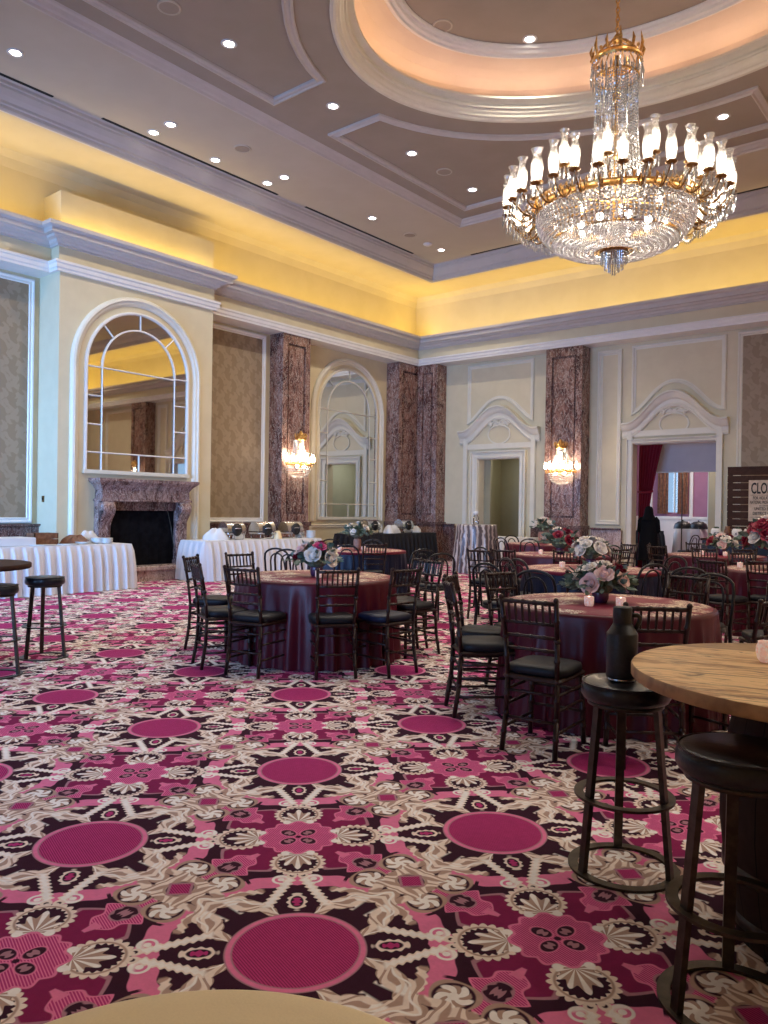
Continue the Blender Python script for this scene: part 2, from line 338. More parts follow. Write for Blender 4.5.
# ------------------------------------------------------------------ mesh builder
def frame_from(t, hint=None):
    t = t.normalized(); a = Vector(hint) if hint else (Vector((0, 0, 1)) if abs(t.z) < .9 else Vector((1, 0, 0)))
    u = t.cross(a).normalized(); return u, u.cross(t).normalized()
class MB:
    def __init__(s): s.v = []; s.f = []; s.sm = []; s.mi = []; s.T = None; s.cur = 0
    def add(s, vs, fs, smooth=True):
        b = len(s.v)
        for p in vs:
            p = Vector(p); s.v.append(s.T @ p if s.T else p)
        for f in fs: s.f.append([b+i for i in f]); s.sm.append(smooth); s.mi.append(s.cur)
        return s
    def box(s, x0, x1, y0, y1, z0, z1, bev=0.0):
        if x0 > x1: x0, x1 = x1, x0
        if y0 > y1: y0, y1 = y1, y0
        if bev <= 0:
            vs = [(x, y, z) for z in (z0, z1) for y in (y0, y1) for x in (x0, x1)]
            return s.add(vs, [(0, 2, 3, 1), (4, 5, 7, 6), (0, 1, 5, 4), (2, 6, 7, 3), (0, 4, 6, 2), (1, 3, 7, 5)], False)
        b = bev
        def ring(i, z): return [(x0+i, y0+b, z), (x0+b, y0+i, z), (x1-b, y0+i, z), (x1-i, y0+b, z), (x1-i, y1-b, z), (x1-b, y1-i, z), (x0+b, y1-i, z), (x0+i, y1-b, z)]
        def inner(z): return [(x0+b, y0+b*1.4, z), (x0+b*1.4, y0+b, z), (x1-b*1.4, y0+b, z), (x1-b, y0+b*1.4, z), (x1-b, y1-b*1.4, z), (x1-b*1.4, y1-b, z), (x0+b*1.4, y1-b, z), (x0+b, y1-b*1.4, z)]
        vs = inner(z0) + ring(0, z0+b) + ring(0, z1-b) + inner(z1)
        fs = [tuple(range(7, -1, -1)), tuple(range(24, 32))]
        for k in range(3):
            for i in range(8): j = (i+1) % 8; fs.append((k*8+i, k*8+j, k*8+8+j, k*8+8+i))
        return s.add(vs, fs, False)
    def tube(s, pts, rad, n=8, closed=False, caps=True, flat=None):
        pts = [Vector(p) for p in pts]; k = len(pts); rr = rad if isinstance(rad, (list, tuple)) else [rad]*k
        vs = []; u = None
        for i, p in enumerate(pts):
            if closed: t = pts[(i+1) % k] - pts[i-1]
            else: t = pts[min(i+1, k-1)] - pts[max(i-1, 0)]
            t = t.normalized() if t.length > 1e-9 else Vector((0, 0, 1))
            if u is None: u, w = frame_from(t)
            else:
                u = (u - t*u.dot(t)); u = u.normalized() if u.length > 1e-6 else frame_from(t)[0]
                w = t.cross(u)
            w = t.cross(u)
            for j in range(n):
                a = 2*PI*j/n; vs.append(p + u*(rr[i]*cos(a)) + w*(rr[i]*sin(a)*(flat or 1)))
        fs = []
        for i in range(k if closed else k-1):
            i2 = (i+1) % k
            for j in range(n): j2 = (j+1) % n; fs.append((i*n+j, i*n+j2, i2*n+j2, i2*n+j))
        if caps and not closed: fs.append(tuple(range(n-1, -1, -1))); fs.append(tuple((k-1)*n+j for j in range(n)))
        return s.add(vs, fs, n > 5)
    def cyl(s, p, q, r, r2=None, n=12): return s.tube([p, q], [r, r if r2 is None else r2], n)
    def lathe(s, prof, c=(0, 0, 0), n=24, wave=None, a0=0.0, a1=2*PI, smooth=True):
        vs = []; full = abs(a1-a0-2*PI) < 1e-6; m = n if full else n+1
        for i, (r, z) in enumerate(prof):
            for j in range(m):
                a = a0 + (a1-a0)*j/n; q = r*(1 + wave(a, i) if wave else 1)
                vs.append((c[0]+q*cos(a), c[1]+q*sin(a), c[2]+z))
        fs = []
        for i in range(len(prof)-1):
            for j in range(n): j2 = (j+1) % m; fs.append((i*m+j, i*m+j2, (i+1)*m+j2, (i+1)*m+j))
        return s.add(vs, fs, smooth)
    def sweep(s, path, prof, N, closed=True, smooth=False, caps=True, uni=None):
        N = Vector(N); P = [Vector(p) for p in path]; k = len(P); vs = []; m = len(prof)
        for i in range(k):
            t0 = (P[i]-P[i-1]) if (closed or i > 0) else (P[1]-P[0])
            t1 = (P[(i+1) % k]-P[i]) if (closed or i < k-1) else (P[k-1]-P[k-2])
            n0 = N.cross(t0.normalized()); n1 = N.cross(t1.normalized())
            mt = (n0+n1)/max(.25, 1+n0.dot(n1))
            if uni is not None: mt = Vector(uni)
            for a, b in prof: vs.append(P[i] + mt*a + N*b)
        fs = []
        for i in range(k if closed else k-1):
            i2 = (i+1) % k
            for j in range(m): j2 = (j+1) % m; fs.append((i*m+j, i2*m+j, i2*m+j2, i*m+j2))
        if caps and not closed: fs.append(tuple(range(m))); fs.append(tuple((k-1)*m+j for j in range(m-1, -1, -1)))
        return s.add(vs, fs, smooth)
    def octa(s, c, r, h=None, tw=0.0):
        h = h or r; x, y, z = c
        vs = [(x, y, z+h)] + [(x+r*cos(tw+k*PI/2), y+r*sin(tw+k*PI/2), z) for k in range(4)] + [(x, y, z-h)]
        return s.add(vs, [(0, 1, 2), (0, 2, 3), (0, 3, 4), (0, 4, 1), (5, 2, 1), (5, 3, 2), (5, 4, 3), (5, 1, 4)], False)
    def ball(s, c, r, n=10, sz=1.0):
        k = max(4, n//2+1); prof = [(max(1e-4, r*sin(PI*i/k)), -r*sz*cos(PI*i/k)) for i in range(k+1)]
        return s.lathe(prof, c, n)
    def disc(s, c, r, n=24, up=1):
        vs = [(c[0]+r*cos(2*PI*j/n), c[1]+r*sin(2*PI*j/n), c[2]) for j in range(n)]
        return s.add(vs, [tuple(range(n)) if up > 0 else tuple(range(n-1, -1, -1))], False)
    def build(s, name, mats, parent=None, loc=None):
        me = bpy.data.meshes.new(name); me.from_pydata(s.v, [], s.f)
        me.polygons.foreach_set('use_smooth', s.sm)
        for m_ in (mats if isinstance(mats, (list, tuple)) else [mats]): me.materials.append(M[m_] if isinstance(m_, str) else m_)
        me.polygons.foreach_set('material_index', s.mi); me.update()
        o = bpy.data.objects.new(name, me); COL.objects.link(o)
        if parent is not None: o.parent = parent
        if loc: o.location = loc
        return o
def tag(o, label, cat, group=None, kind=None):
    o['label'] = label; o['category'] = cat
    if group: o['group'] = group
    if kind: o['kind'] = kind
    return o
def thing(name, label, cat, loc=(0, 0, 0), rz=0.0, group=None):
    o = bpy.data.objects.new(name, None); o.empty_display_size = .1; COL.objects.link(o); o.location = loc; o.rotation_euler = (0, 0, rz)
    return tag(o, label, cat, group)
def struct(o, label=None):
    o['kind'] = 'structure'
    if label: o['label'] = label
    return o
KIDS = {}
def reg(root): KIDS[root.name] = [(c, [g for g in c.children]) for c in root.children]; return root
def dup(root, loc, rz, label, group=None):
    r = root.copy(); COL.objects.link(r); r.location = loc; r.rotation_euler = (0, 0, rz); r['label'] = label
    if group: r['group'] = group
    for c, gs in KIDS[root.name]:
        d = c.copy(); COL.objects.link(d); d.parent = r
        for g in gs: e = g.copy(); COL.objects.link(e); e.parent = d
    return r
USED = {}
def place(proto, loc, rz, label, group=None):
    if proto.name not in USED:
        USED[proto.name] = 1; proto.location = loc; proto.rotation_euler = (0, 0, rz); proto['label'] = label
        if group: proto['group'] = group
        return proto
    return dup(proto, loc, rz, label, group)

build_materials()
XL, XR, YB, YN = -13.85, 5.99, 18.32, -1.5
CX, CY = -3.93, 9.22
ZS, ZC, ZI = 7.55, 7.85, 7.93        # cove soffit, outer ceiling, taupe field
# ------------------------------------------------------------------ shell
struct(MB().box(XL-.3, XR+.3, YN-.3, YB+6.2, -.12, 0).build('floor', 'carpet'), 'magenta and burgundy scroll carpet with round medallions')
w = MB().box(XL-.3, XL, YN-.3, YB+.3, 0, ZS+.5)
struct(w.build('wall_left', 'wall'))
b = MB().box(XR, XR+.3, YN-.3, YB+.3, 0, ZS+.5); struct(b.build('wall_right', 'wall'))
D1 = (-11.62, -10.31, 2.85); D2 = (-7.28, -5.28, 3.09); D2m = (2*CX+5.28, 2*CX+7.28, 3.09)
b = MB(); xs = [XL-.3, D1[0], D1[1], D2[0], D2[1], D2m[0], D2m[1], XR+.3]
for i in range(0, 8, 2): b.box(xs[i], xs[i+1], YB, YB+.3, 0, ZS+.5)
for d in (D1, D2, D2m): b.box(d[0], d[1], YB, YB+.3, d[2], ZS+.5)
struct(b.build('wall_back', 'wall'))
# near wall with three tall windows (behind the camera)
b = MB(); wins = [(-12.4, -9.8), (-8.6, -6.0), (-4.6, -2.4)]; e = XL-.3
for a, c in wins + [(XR+.3, 0)]:
    b.box(e, a, YN-.3, YN, 0, ZS+.5); e = c
for a, c in wins: b.box(a, c, YN-.3, YN, 0, .6); b.box(a, c, YN-.3, YN, 4.6, ZS+.5)
struct(b.build('wall_near', 'wall'))
for i, (a, c) in enumerate(wins):
    g = struct(MB().box(a, c, YN-.17, YN-.16, .6, 4.6).build('window_%d' % (i+1), 'pane'))
    f = MB(); f.sweep([(a, YN-.12, .6), (c, YN-.12, .6), (c, YN-.12, 4.6), (a, YN-.12, 4.6)], [(0, 0), (0, .12), (.08, .12), (.08, 0)], (0, 1, 0))
    f.box((a+c)/2-.03, (a+c)/2+.03, YN-.15, YN-.08, .6, 4.6)
    for z in (1.9, 3.2): f.box(a, c, YN-.15, YN-.09, z-.02, z+.02)
    f.build('window_frame', 'white_trim', g)
# ------------------------------------------------------------------ entablature round the room
path = [(XL, YN, 0), (XR, YN, 0), (XR, YB, 0), (XL, YB, 0), (XL, 9.93, 0), (XL+.27, 9.93, 0), (XL+.27, 7.43, 0), (XL, 7.43, 0)]
arch = [(0, 5.52), (.50, 5.52), (.505, 5.56), (.525, 5.58), (.53, 5.64), (.55, 5.66), (.55, 5.70), (.45, 5.72), (0, 5.72)]
struct(MB().sweep(path, arch, (0, 0, 1)).build('trim_1', 'white_trim'), 'architrave moulding round the room')
struct(MB().sweep(path, [(0, 5.72), (.45, 5.72), (.45, 5.98), (0, 5.98)], (0, 0, 1)).build('trim_2', 'wall'))
corn = [(0, 5.96), (.49, 5.96), (.49, 5.99), (.53, 6.01), (.55, 6.05), (.62, 6.07), (.64, 6.10), (.67, 6.14), (.73, 6.185), (.79, 6.205), (.79, 6.27), (.72, 6.27), (.72, 6.10), (0, 6.10)]
struct(MB().sweep(path, corn, (0, 0, 1)).build('trim_3', 'crown'), 'projecting cornice that hides the cove lights')
# upper golden cove wall and block above chimney breast
b = MB(); b.sweep([(XL, YN, 0), (XR, YN, 0), (XR, YB, 0), (XL, YB, 0)], [(0, 6.1), (.04, 6.1), (.04, 7.30), (.10, 7.45), (.22, 7.55), (0, 7.56)], (0, 0, 1))
struct(b.build('wall_cove', 'cove'))
struct(MB().box(XL, -13.22, 7.05, 10.42, 6.1, 6.98).build('wall_chimney_block', 'cove'))
def rect_ring(b, o, i, z0, z1):
    (ax, ay, bx, by), (cx, cy, dx, dy) = o, i
    b.box(ax, cx, ay, by, z0, z1); b.box(dx, bx, ay, by, z0, z1); b.box(cx, dx, ay, cy, z0, z1); b.box(cx, dx, dy, by, z0, z1)
CR_ = (-12.17, 1.64, 2*CX+12.17, 16.80)
b = MB(); rect_ring(b, (XL, YN, XR, YB), CR_, ZS, ZS+.3); struct(b.build('ceiling_cove', 'cove'))
crp = [(CR_[0], CR_[1], 0), (CR_[2], CR_[1], 0), (CR_[2], CR_[3], 0), (CR_[0], CR_[3], 0)]
crown = [(-.03, 7.60), (-.03, 7.455), (.0, 7.455), (.02, 7.48), (.02, 7.53), (.045, 7.545), (.05, 7.585), (.10, 7.65), (.145, 7.73), (.15, 7.77), (.175, 7.78), (.18, 7.83), (.21, 7.85), (.21, 7.90), (-.03, 7.90)]
struct(MB().sweep(crp, crown, (0, 0, 1)).build('trim_4', 'crown'), 'grey crown moulding round the dropped ceiling')
struct(MB().sweep(crp, [(-.055, 7.452), (-.03, 7.452), (-.03, 7.475), (-.055, 7.475)], (0, 0, 1)).build('trim_5', 'white_trim'))
# outer ceiling ring and taupe field
FR = (-9.95, 3.68, 2*CX+9.95, 2*CY-3.68)
b = MB(); rect_ring(b, CR_, FR, ZC, ZC+.2); struct(b.build('ceiling', 'ceil_out'))
frp = [(FR[0], FR[1], 0), (FR[2], FR[1], 0), (FR[2], FR[3], 0), (FR[0], FR[3], 0)]
struct(MB().sweep(frp, [(-.02, ZC+.1), (-.02, ZC-.02), (.03, ZC-.03), (.05, ZC), (.09, ZC+.01), (.13, ZC+.05), (.17, ZC+.06), (.19, ZI), (.19, ZI+.03), (0, ZI+.03)], (0, 0, 1)).build('trim_6', 'crown'))
EA, EB = 3.85, 3.02
def ell(a, b_, n=120, z=0): return [(CX+a*cos(2*PI*k/n), CY+b_*sin(2*PI*k/n), z) for k in range(n)]
NE = 120
b = MB(); inn = ell(EA, EB, NE, ZI); out = []
for k in range(NE):
    c, s_ = cos(2*PI*k/NE), sin(2*PI*k/NE)
    hx, hy = (FR[2]-FR[0])/2, (FR[3]-FR[1])/2; t = min(hx/abs(c) if abs(c) > 1e-6 else 1e9, hy/abs(s_) if abs(s_) > 1e-6 else 1e9); out.append((CX+t*c, CY+t*s_, ZI))
for (hx_, hy_) in ((1, 1), (1, -1), (-1, 1), (-1, -1)):
    px_, py_ = CX+hx_*(FR[2]-FR[0])/2, CY+hy_*(FR[3]-FR[1])/2
    kk = min(range(NE), key=lambda q: (out[q][0]-px_)**2+(out[q][1]-py_)**2); out[kk] = (px_, py_, ZI)
b.add(inn+out, [(k, (k+1) % NE, NE+(k+1) % NE, NE+k) for k in range(NE)], False)
up = [(x, y, z+.25) for x, y, z in out]; upi = [(x, y, z+.25) for x, y, z in inn]
b.add(upi+up, [(k, NE+k, NE+(k+1) % NE, (k+1) % NE) for k in range(NE)], False)
struct(b.build('ceiling_field', 'ceil_in'))
ep = ell(EA, EB, NE)
m1 = [(-.06, ZI+.02), (-.05, ZI-.03), (-.01, ZI-.05), (.03, ZI-.04), (.05, ZI-.01), (.08, ZI), (.09, ZI+.03), (.12, ZI+.06), (.13, ZI+.10), (.16, ZI+.105), (.17, ZI+.13), (.15, ZI+.14), (.15, ZI+.17), (.17, ZI+.185), (.24, ZI+.205), (.26, ZI+.21), (.26, ZI+.245), (.18, ZI+.245), (.10, ZI+.16), (-.20, ZI+.16), (-.20, ZI+.02)]
struct(MB().sweep(ep, m1, (0, 0, 1), smooth=False).build('trim_7', 'trim'), 'moulded cornice round the oval ceiling dome')
cv = [(-.16, ZI+.15), (-.15, ZI+.26), (-.11, ZI+.38), (-.03, ZI+.50), (.10, ZI+.60), (.25, ZI+.67), (.42, ZI+.71), (.60, ZI+.73), (.60, ZI+.82), (-.2, ZI+.82)]
struct(MB().sweep(ep, cv, (0, 0, 1), smooth=False).build('ceiling_dome', 'dome_in'))
m2 = [(.56, ZI+.74), (.565, ZI+.68), (.60, ZI+.66), (.63, ZI+.66), (.65, ZI+.69), (.70, ZI+.695), (.72, ZI+.73), (.76, ZI+.74), (.78, ZI+.77), (.78, ZI+.82), (.56, ZI+.82)]
struct(MB().sweep(ep, m2, (0, 0, 1)).build('trim_8', 'white_trim'))
b = MB(); b.add(ell(EA-.7, EB-.7, NE, ZI+.79), [tuple(range(NE))], False); b.add(ell(EA+.3, EB+.3, NE, ZI+.88), [tuple(range(NE))], False)
struct(b.build('ceiling_oval', 'ceil_in'))
# coffer mouldings following the dome
def coffer(name, pts):
    struct(MB().sweep([(x, y, ZI) for x, y in pts], [(-.075, .02), (-.07, -.035), (-.035, -.045), (-.02, -.02), (.02, -.025), (.045, -.05), (.07, -.035), (.08, .02)], (0, 0, 1)).build(name, 'crown'))
ga, gb = 4.47, 3.60; kx, ky = 5.42, 4.86; gy = .70; gx0 = .68
def arcpts(y0, x1):                                    # from (left,y0) to (x1, top) along ellipse
    a0 = math.asin(min(1, y0/gb)); a1 = math.acos(max(-1, min(1, -x1/ga)))
    return [(-ga*cos(a0+(a1-a0)*k/16), gb*sin(a0+(a1-a0)*k/16)) for k in range(17)]
for n_, (sx, sy) in enumerate([(1, 1), (1, -1), (-1, 1), (-1, -1)]):
    x1 = gx0 if sx > 0 else -gx0-1.36+.0
    pts = [(-kx, gy)] + arcpts(gy, x1) + [(x1, ky)] + [(-kx, ky)]
    pts = [(CX+sx*x, CY+sy*y) for x, y in pts]
    if sx*sy > 0: pts = pts
    else: pts = pts[::-1]
    coffer('trim_%d' % (9+n_), pts)
# black linear air slots along crown
for i, (y0, y1) in enumerate([(2.3, 6.2), (7.05, 11.0), (11.8, 15.6)]):
    tag(MB().box(CR_[0]+.225, CR_[0]+.285, y0, y1, ZC-.006, ZC+.01).build('air_vent', 'slot'), ['black linear air slot along the left crown moulding, nearest the camera', 'black linear air slot along the left crown moulding, middle run', 'black linear air slot along the left crown moulding, run nearest the far corner'][i], 'vent')
for i, (x0, x1) in enumerate([(-10.8, -7.4), (-6.9, -3.2)]):
    tag(MB().box(x0, x1, CR_[3]-.285, CR_[3]-.225, ZC-.006, ZC+.01).build('air_vent', 'slot'), ['black linear air slot along the far crown moulding, nearer the room corner', 'black linear air slot along the far crown moulding, behind the chandelier'][i], 'vent')
# ------------------------------------------------------------------ downlights and speakers
dl = thing('downlight', '', 'ceiling light')
b = MB().lathe([(.075, .0), (.075, -.008), (.105, -.012), (.115, -.004), (.115, .0)], n=24); b.build('trim_ring', 'white_plastic', dl)
MB().disc((0, 0, -.004), .075, 20, -1).build('lens', 'downlight', dl); reg(dl)
rows = [5.24, 7.86, 10.48, 13.14, 15.78]; names = ['nearest the camera', 'second from the camera', 'third from the camera', 'fourth from the camera', 'by the far corner']
LD = []
for i, y in enumerate(rows): LD.append((-11.19, y+.02, ZC, 'bright recessed downlight in the left outer ceiling border, ' + names[i]))
for i, y in enumerate((7.86, 9.19, 10.48)): LD.append((-11.66, y+.01, ZC, 'small accent downlight close to the left crown moulding, ' + ['nearest the camera', 'middle one', 'farthest one'][i]))
for i, y in enumerate((7.08, 9.22, 11.33, 13.36)): LD.append((-8.71, y, ZI, 'bright recessed downlight in the taupe ceiling field left of the dome, ' + names[i].replace('by the far corner', '')))
LD.append((-3.87, 13.36, ZI, 'bright recessed downlight in the taupe coffer right of the chandelier'))
LD.append((-5.98, 10.72, ZI+.79, 'recessed downlight on the flat top of the oval dome'))
for x, y in ((-1.88, 10.72), (-5.98, 7.72), (-1.88, 7.72)): LD.append((x, y, ZI+.79, 'recessed downlight on the flat top of the oval dome, hidden from the doorway side'))
for x in (-3.87, .85, 3.3): LD.append((x, 5.24, ZI if x < 2 else ZC, 'recessed downlight in the near half of the ceiling'))
for y in rows[1:]: LD.append((3.3, y, ZC, 'recessed downlight in the right outer ceiling border'))
for y in (9.22, 13.36): LD.append((.85, y, ZI, 'recessed downlight in the taupe field right of the dome'))
spots = []
for x, y, z, lab in LD: place(dl, (x, y, z), 0, lab, 'recessed downlights'); spots.append((x, y, z)) if 'accent' not in lab else None
sp_ = thing('ceiling_speaker', '', 'speaker'); MB().lathe([(.155, 0), (.155, -.012), (.13, -.016), (.125, -.008)], n=28).build('rim', 'ceil_out', sp_); MB().disc((0, 0, -.009), .126, 24, -1).build('grille', 'ceil_in', sp_); reg(sp_)
for i, (x, y, z, lab) in enumerate([(-8.70, 6.08, ZI, 'round ceiling speaker in the near taupe coffer at top left'), (-10.9, 9.2, ZC, 'round ceiling speaker in the left outer border beside the accent lights'), (-8.68, 12.32, ZI, 'round ceiling speaker in the far taupe coffer left of the chandelier'), (-6.85, 9.62, ZI+.79, 'round ceiling speaker on the flat top of the oval dome'), (-11.17, 14.5, ZC, 'small round ceiling speaker near the far corner')]):
    place(sp_, (x, y, z), 0, lab, 'ceiling speakers')
o = thing('smoke_detector', 'white domed smoke detector by the far ceiling corner', 'smoke detector', (-11.2, 15.25, ZC)); MB().lathe([(.11, 0), (.11, -.02), (.085, -.035), (.05, -.05), (.001, -.055)], n=20).build('housing', 'white_plastic', o)
# ------------------------------------------------------------------ wall elements
def rectframe(b, N, o, u0, u1, z0, z1, w=.11, d=.05):
    """moulding frame on a wall: N normal, o coordinate of the plane"""
    if N[0]: P = [(o, u0, z0), (o, u1, z0), (o, u1, z1), (o, u0, z1)]; P = P if N[0] > 0 else P[::-1]
    else: P = [(u0, o, z0), (u1, o, z0), (u1, o, z1), (u0, o, z1)]
    b.sweep(P, [(0, 0), (0, d*.7), (w*.12, d), (w*.3, d*.95), (w*.42, d*.55), (w*.7, d*.7), (w*.85, d*.3), (w, d*.22), (w, 0)], N)
LN = (1, 0, 0); BN = (0, -1, 0)
k_ = 20
def T(): 
    global k_; k_ += 1; return 'trim_%d' % k_
def fabric_panel(side, u0, u1, lab):
    b = MB(); 
    if side == 'L': b.box(XL, XL+.025, u0, u1, 1.18, 5.42)
    else: b.box(u0, u1, YB-.025, YB, 1.18, 5.42)
    o = b.build('wall_panel', 'damask'); struct(o, lab)
    f = MB(); rectframe(f, LN if side == 'L' else BN, XL if side == 'L' else YB, u0-.10, u1+.10, 1.08, 5.46, .13, .06); struct(f.build(T(), 'white_trim' if side == 'L' else 'trim'))
fabric_panel('L', 2.5, 6.80, 'taupe damask panel at the far left'); fabric_panel('L', 10.52, 12.36, 'tan damask panel between mantel and marble pilaster')
fabric_panel('B', -4.80, 2*CX+4.80, 'tan damask panel above the slat board')
# marble bases
def base(name, x0, x1, y0, y1, z1, cap, m='marble'):
    o = MB().box(x0, x1, y0, y1, 0, z1).build(name, m); struct(o)
    return o
def cap_path(b, pts, z, d=.06, h=.05): b.sweep([(x, y, z) for x, y in pts], [(0, 0), (d*.3, 0), (d*.5, h*.3), (d, h*.4), (d, h), (0, h)], (0, 0, 1), closed=False)
base('baseboard_left', XL, XL+.10, YN, 7.02, 1.02, 1, 'marble_dark'); base('baseboard_left', XL, XL+.10, 10.33, 12.62, 1.02, 1, 'marble_dark')
b = MB(); cap_path(b, [(XL+.10, 7.0), (XL+.10, YN)], 1.02); cap_path(b, [(XL+.10, 12.62), (XL+.10, 10.33)], 1.02); struct(b.build(T(), 'marble_dark'))
base('baseboard_back', -8.25, -7.48, YB-.10, YB, 1.0, 1, 'marble_pale'); base('baseboard_back', -5.05, 2*CX+5.05, YB-.10, YB, 1.0, 1, 'marble_dark')
base('baseboard_back', -12.72, -12.32, YB-.10, YB, 1.0, 1, 'marble_dark'); base('baseboard_back', -9.92, -9.5, YB-.10, YB, 1.0, 1, 'marble_dark')
b = MB()
for x0, x1 in ((-8.25, -7.48), (-12.72, -12.30), (-9.92, -9.5), (-5.05, 2*CX+5.05)): cap_path(b, [(x1, YB-.10), (x0, YB-.10)], 1.0)
struct(b.build(T(), 'marble_dark'))
# pilasters
def pilaster_L(y0, y1, lab, X=XL, d=.45):
    b = MB(); s = 1 if X < 0 else -1
    f = X+s*d
    b.box(X, f-s*.05, y0, y1, 1.08, 5.60); b.box(X, f+s*.02, y0-.02, y1+.02, 0, 1.0)
    w = .16
    b.box(f-s*.05, f, y0, y0+w, 1.08, 5.60); b.box(f-s*.05, f, y1-w, y1, 1.08, 5.60); b.box(f-s*.05, f, y0+w, y1-w, 1.08, 1.28); b.box(f-s*.05, f, y0+w, y1-w, 5.30, 5.60)
    b.box(f-s*.052, f-s*.018, y0+w+.05, y1-w-.05, 1.33, 5.25)
    b.cur = 1; b.box(f-s*.051, f-s*.0495+s*.004, y0+w, y1-w, 1.28, 5.30); b.box(X, f+s*.06, y0-.05, y1+.05, 1.0, 1.09)
    return struct(b.build('wall_pilaster', ['marble', 'marble_dark']), lab)
def pilaster_B(x0, x1, lab, d=.45):
    b = MB(); f = YB-d; w = .16
    b.box(x0, x1, f+.05, YB, 1.08, 5.60); b.box(x0-.02, x1+.02, f-.02, YB, 0, 1.0)
    b.box(x0, x0+w, f, f+.05, 1.08, 5.60); b.box(x1-w, x1, f, f+.05, 1.08, 5.60); b.box(x0+w, x1-w, f, f+.05, 1.08, 1.28); b.box(x0+w, x1-w, f, f+.05, 5.30, 5.60)
    b.box(x0+w+.05, x1-w-.05, f+.018, f+.052, 1.33, 5.25)
    b.cur = 1; b.box(x0+w, x1-w, f+.0455, f+.051, 1.28, 5.30); b.box(x0-.05, x1+.05, f-.06, YB, 1.0, 1.09)
    return struct(b.build('wall_pilaster', ['marble', 'marble_dark']), lab)
pilaster_L(12.62, 13.52, 'red marble pilaster between damask panel and arched mirror')
pilaster_L(17.02, 18.30, 'corner red marble pilaster on the left wall')
pilaster_B(XL+.45, -12.72, 'corner red marble pilaster on the far wall'); pilaster_B(-9.36, -8.38, 'red marble pilaster between the two doorways')
pilaster_B(2*CX+8.38, 2*CX+9.36, 'red marble pilaster on the far wall, right of the frame'); pilaster_L(12.62, 13.7, 'red marble pilaster on the right wall', X=XR); pilaster_L(4.8, 5.9, 'red marble pilaster on the right wall', X=XR)
b = MB(); b.box(XR-.025, XR, 6.5, 12.0, 1.18, 5.42); struct(b.build('wall_panel', 'damask')); b = MB(); b.box(XR-.025, XR, 14.2, 17.4, 1.18, 5.42); struct(b.build('wall_panel', 'damask'))
# far wall panels, casings and pediments
def ogee(c, hw, zb, zt, n=36, p=1.12):
    return [(c-hw+2*hw*k/n, YB, zb+(zt-zb)*(.5+.5*cos(PI*min(1, abs(2*k/n-1)*1.12)**p))) for k in range(n+1)]
def doorway(c, hw_ped, zb, zt, open_, cas, px0, px1, ztop=5.44):
    x0, x1, zo = open_
    b = MB(); cw = cas                                     # casing
    b.sweep([(x0, YB, 0), (x0, YB, zo), (x1, YB, zo), (x1, YB, 0)], [(0, 0), (0, .05), (cw*.15, .07), (cw*.45, .06), (cw*.5, .035), (cw*.8, .045), (cw*.85, .10), (cw, .10), (cw, 0)], BN, closed=False)
    b.box(x0-.005, x0+.015, YB, YB+.3, 0, zo); b.box(x1-.015, x1+.005, YB, YB+.3, 0, zo); b.box(x0, x1, YB, YB+.3, zo-.015, zo+.005)
    struct(b.build(T(), 'trim'))
    b = MB(); a, d = c-hw_ped+.12, c+hw_ped-.12             # outer pilaster strips
    for xa in (a, d-.14): b.box(xa, xa+.14, YB-.06, YB, 0, zb-.1); b.box(xa+.02, xa+.12, YB-.075, YB, 0, zb-.14)
    b.box(a, d, YB-.05, YB, zo+cw+.06, zo+cw+.20)
    struct(b.build(T(), 'trim'))
    b = MB(); pr_ = [(-.30, 0), (-.30, .05), (-.25, .07), (-.22, .06), (-.14, .075), (-.10, .12), (-.05, .15), (.0, .17), (.03, .21), (.06, .21), (.07, .18), (.07, 0)]
    b.sweep(ogee(c, hw_ped, zb, zt), pr_, BN, closed=False, uni=(0, 0, 1)); struct(b.build(T(), 'trim'), 'ogee pediment above the doorway')
    # cartouche: ears, scrolls and roundel
    b = MB(); zc = zt-.62; r = .27*hw_ped/1.2
    b.sweep([(c+r*1.15*cos(t*PI/12), YB, zc-.08+r*.85*sin(t*PI/12)) for t in range(24)], [(0, 0), (0, .03), (-.035, .03), (-.035, 0)], BN)
    for s in (-1, 1):
        b.tube([(c+s*(.04+.045*t), YB-.03, zc+.24+.05*sin(t*.9)) for t in range(6)] + [(c+s*(.27+.05*cos(q*.8)), YB-.03, zc+.20+.05*sin(q*.8)) for q in range(7)], .026, 6)
        b.tube([(c+s*(.05+.05*t), YB-.03, zc+.15-.010*t*t*.4) for t in range(6)], .02, 6)
    b.add([(c-.22, YB-.02, zc+.26), (c+.22, YB-.02, zc+.26), (c+.26, YB-.02, zc+.17), (c+.1, YB-.02, zc+.19), (c-.1, YB-.02, zc+.19), (c-.26, YB-.02, zc+.17)], [(0, 1, 2, 3, 4, 5)])
    struct(b.build(T(), 'trim'))
    # tall panel above whose bottom edge follows the curve
    top = [(x, y, z+.24) for x, y, z in ogee(c, hw_ped-.02, zb, zt) if px0 <= x <= px1]
    P = [(px0, YB, top[0][2])] + top + [(px1, YB, top[-1][2]), (px1, YB, ztop), (px0, YB, ztop)]
    b = MB(); b.sweep(P, [(0, 0), (0, .035), (.02, .05), (.05, .045), (.06, .02), (.10, .015), (.10, 0)], BN); struct(b.build(T(), 'trim'))
doorway(-10.96, 1.24, 3.56, 4.20, D1, .20, -11.98, -9.93)
doorway(-6.28, 1.22, 3.52, 4.22, D2, .10, -7.30, -5.14)
doorway(2*CX+6.28, 1.22, 3.52, 4.22, D2m, .10, 2*CX+5.14, 2*CX+7.30)
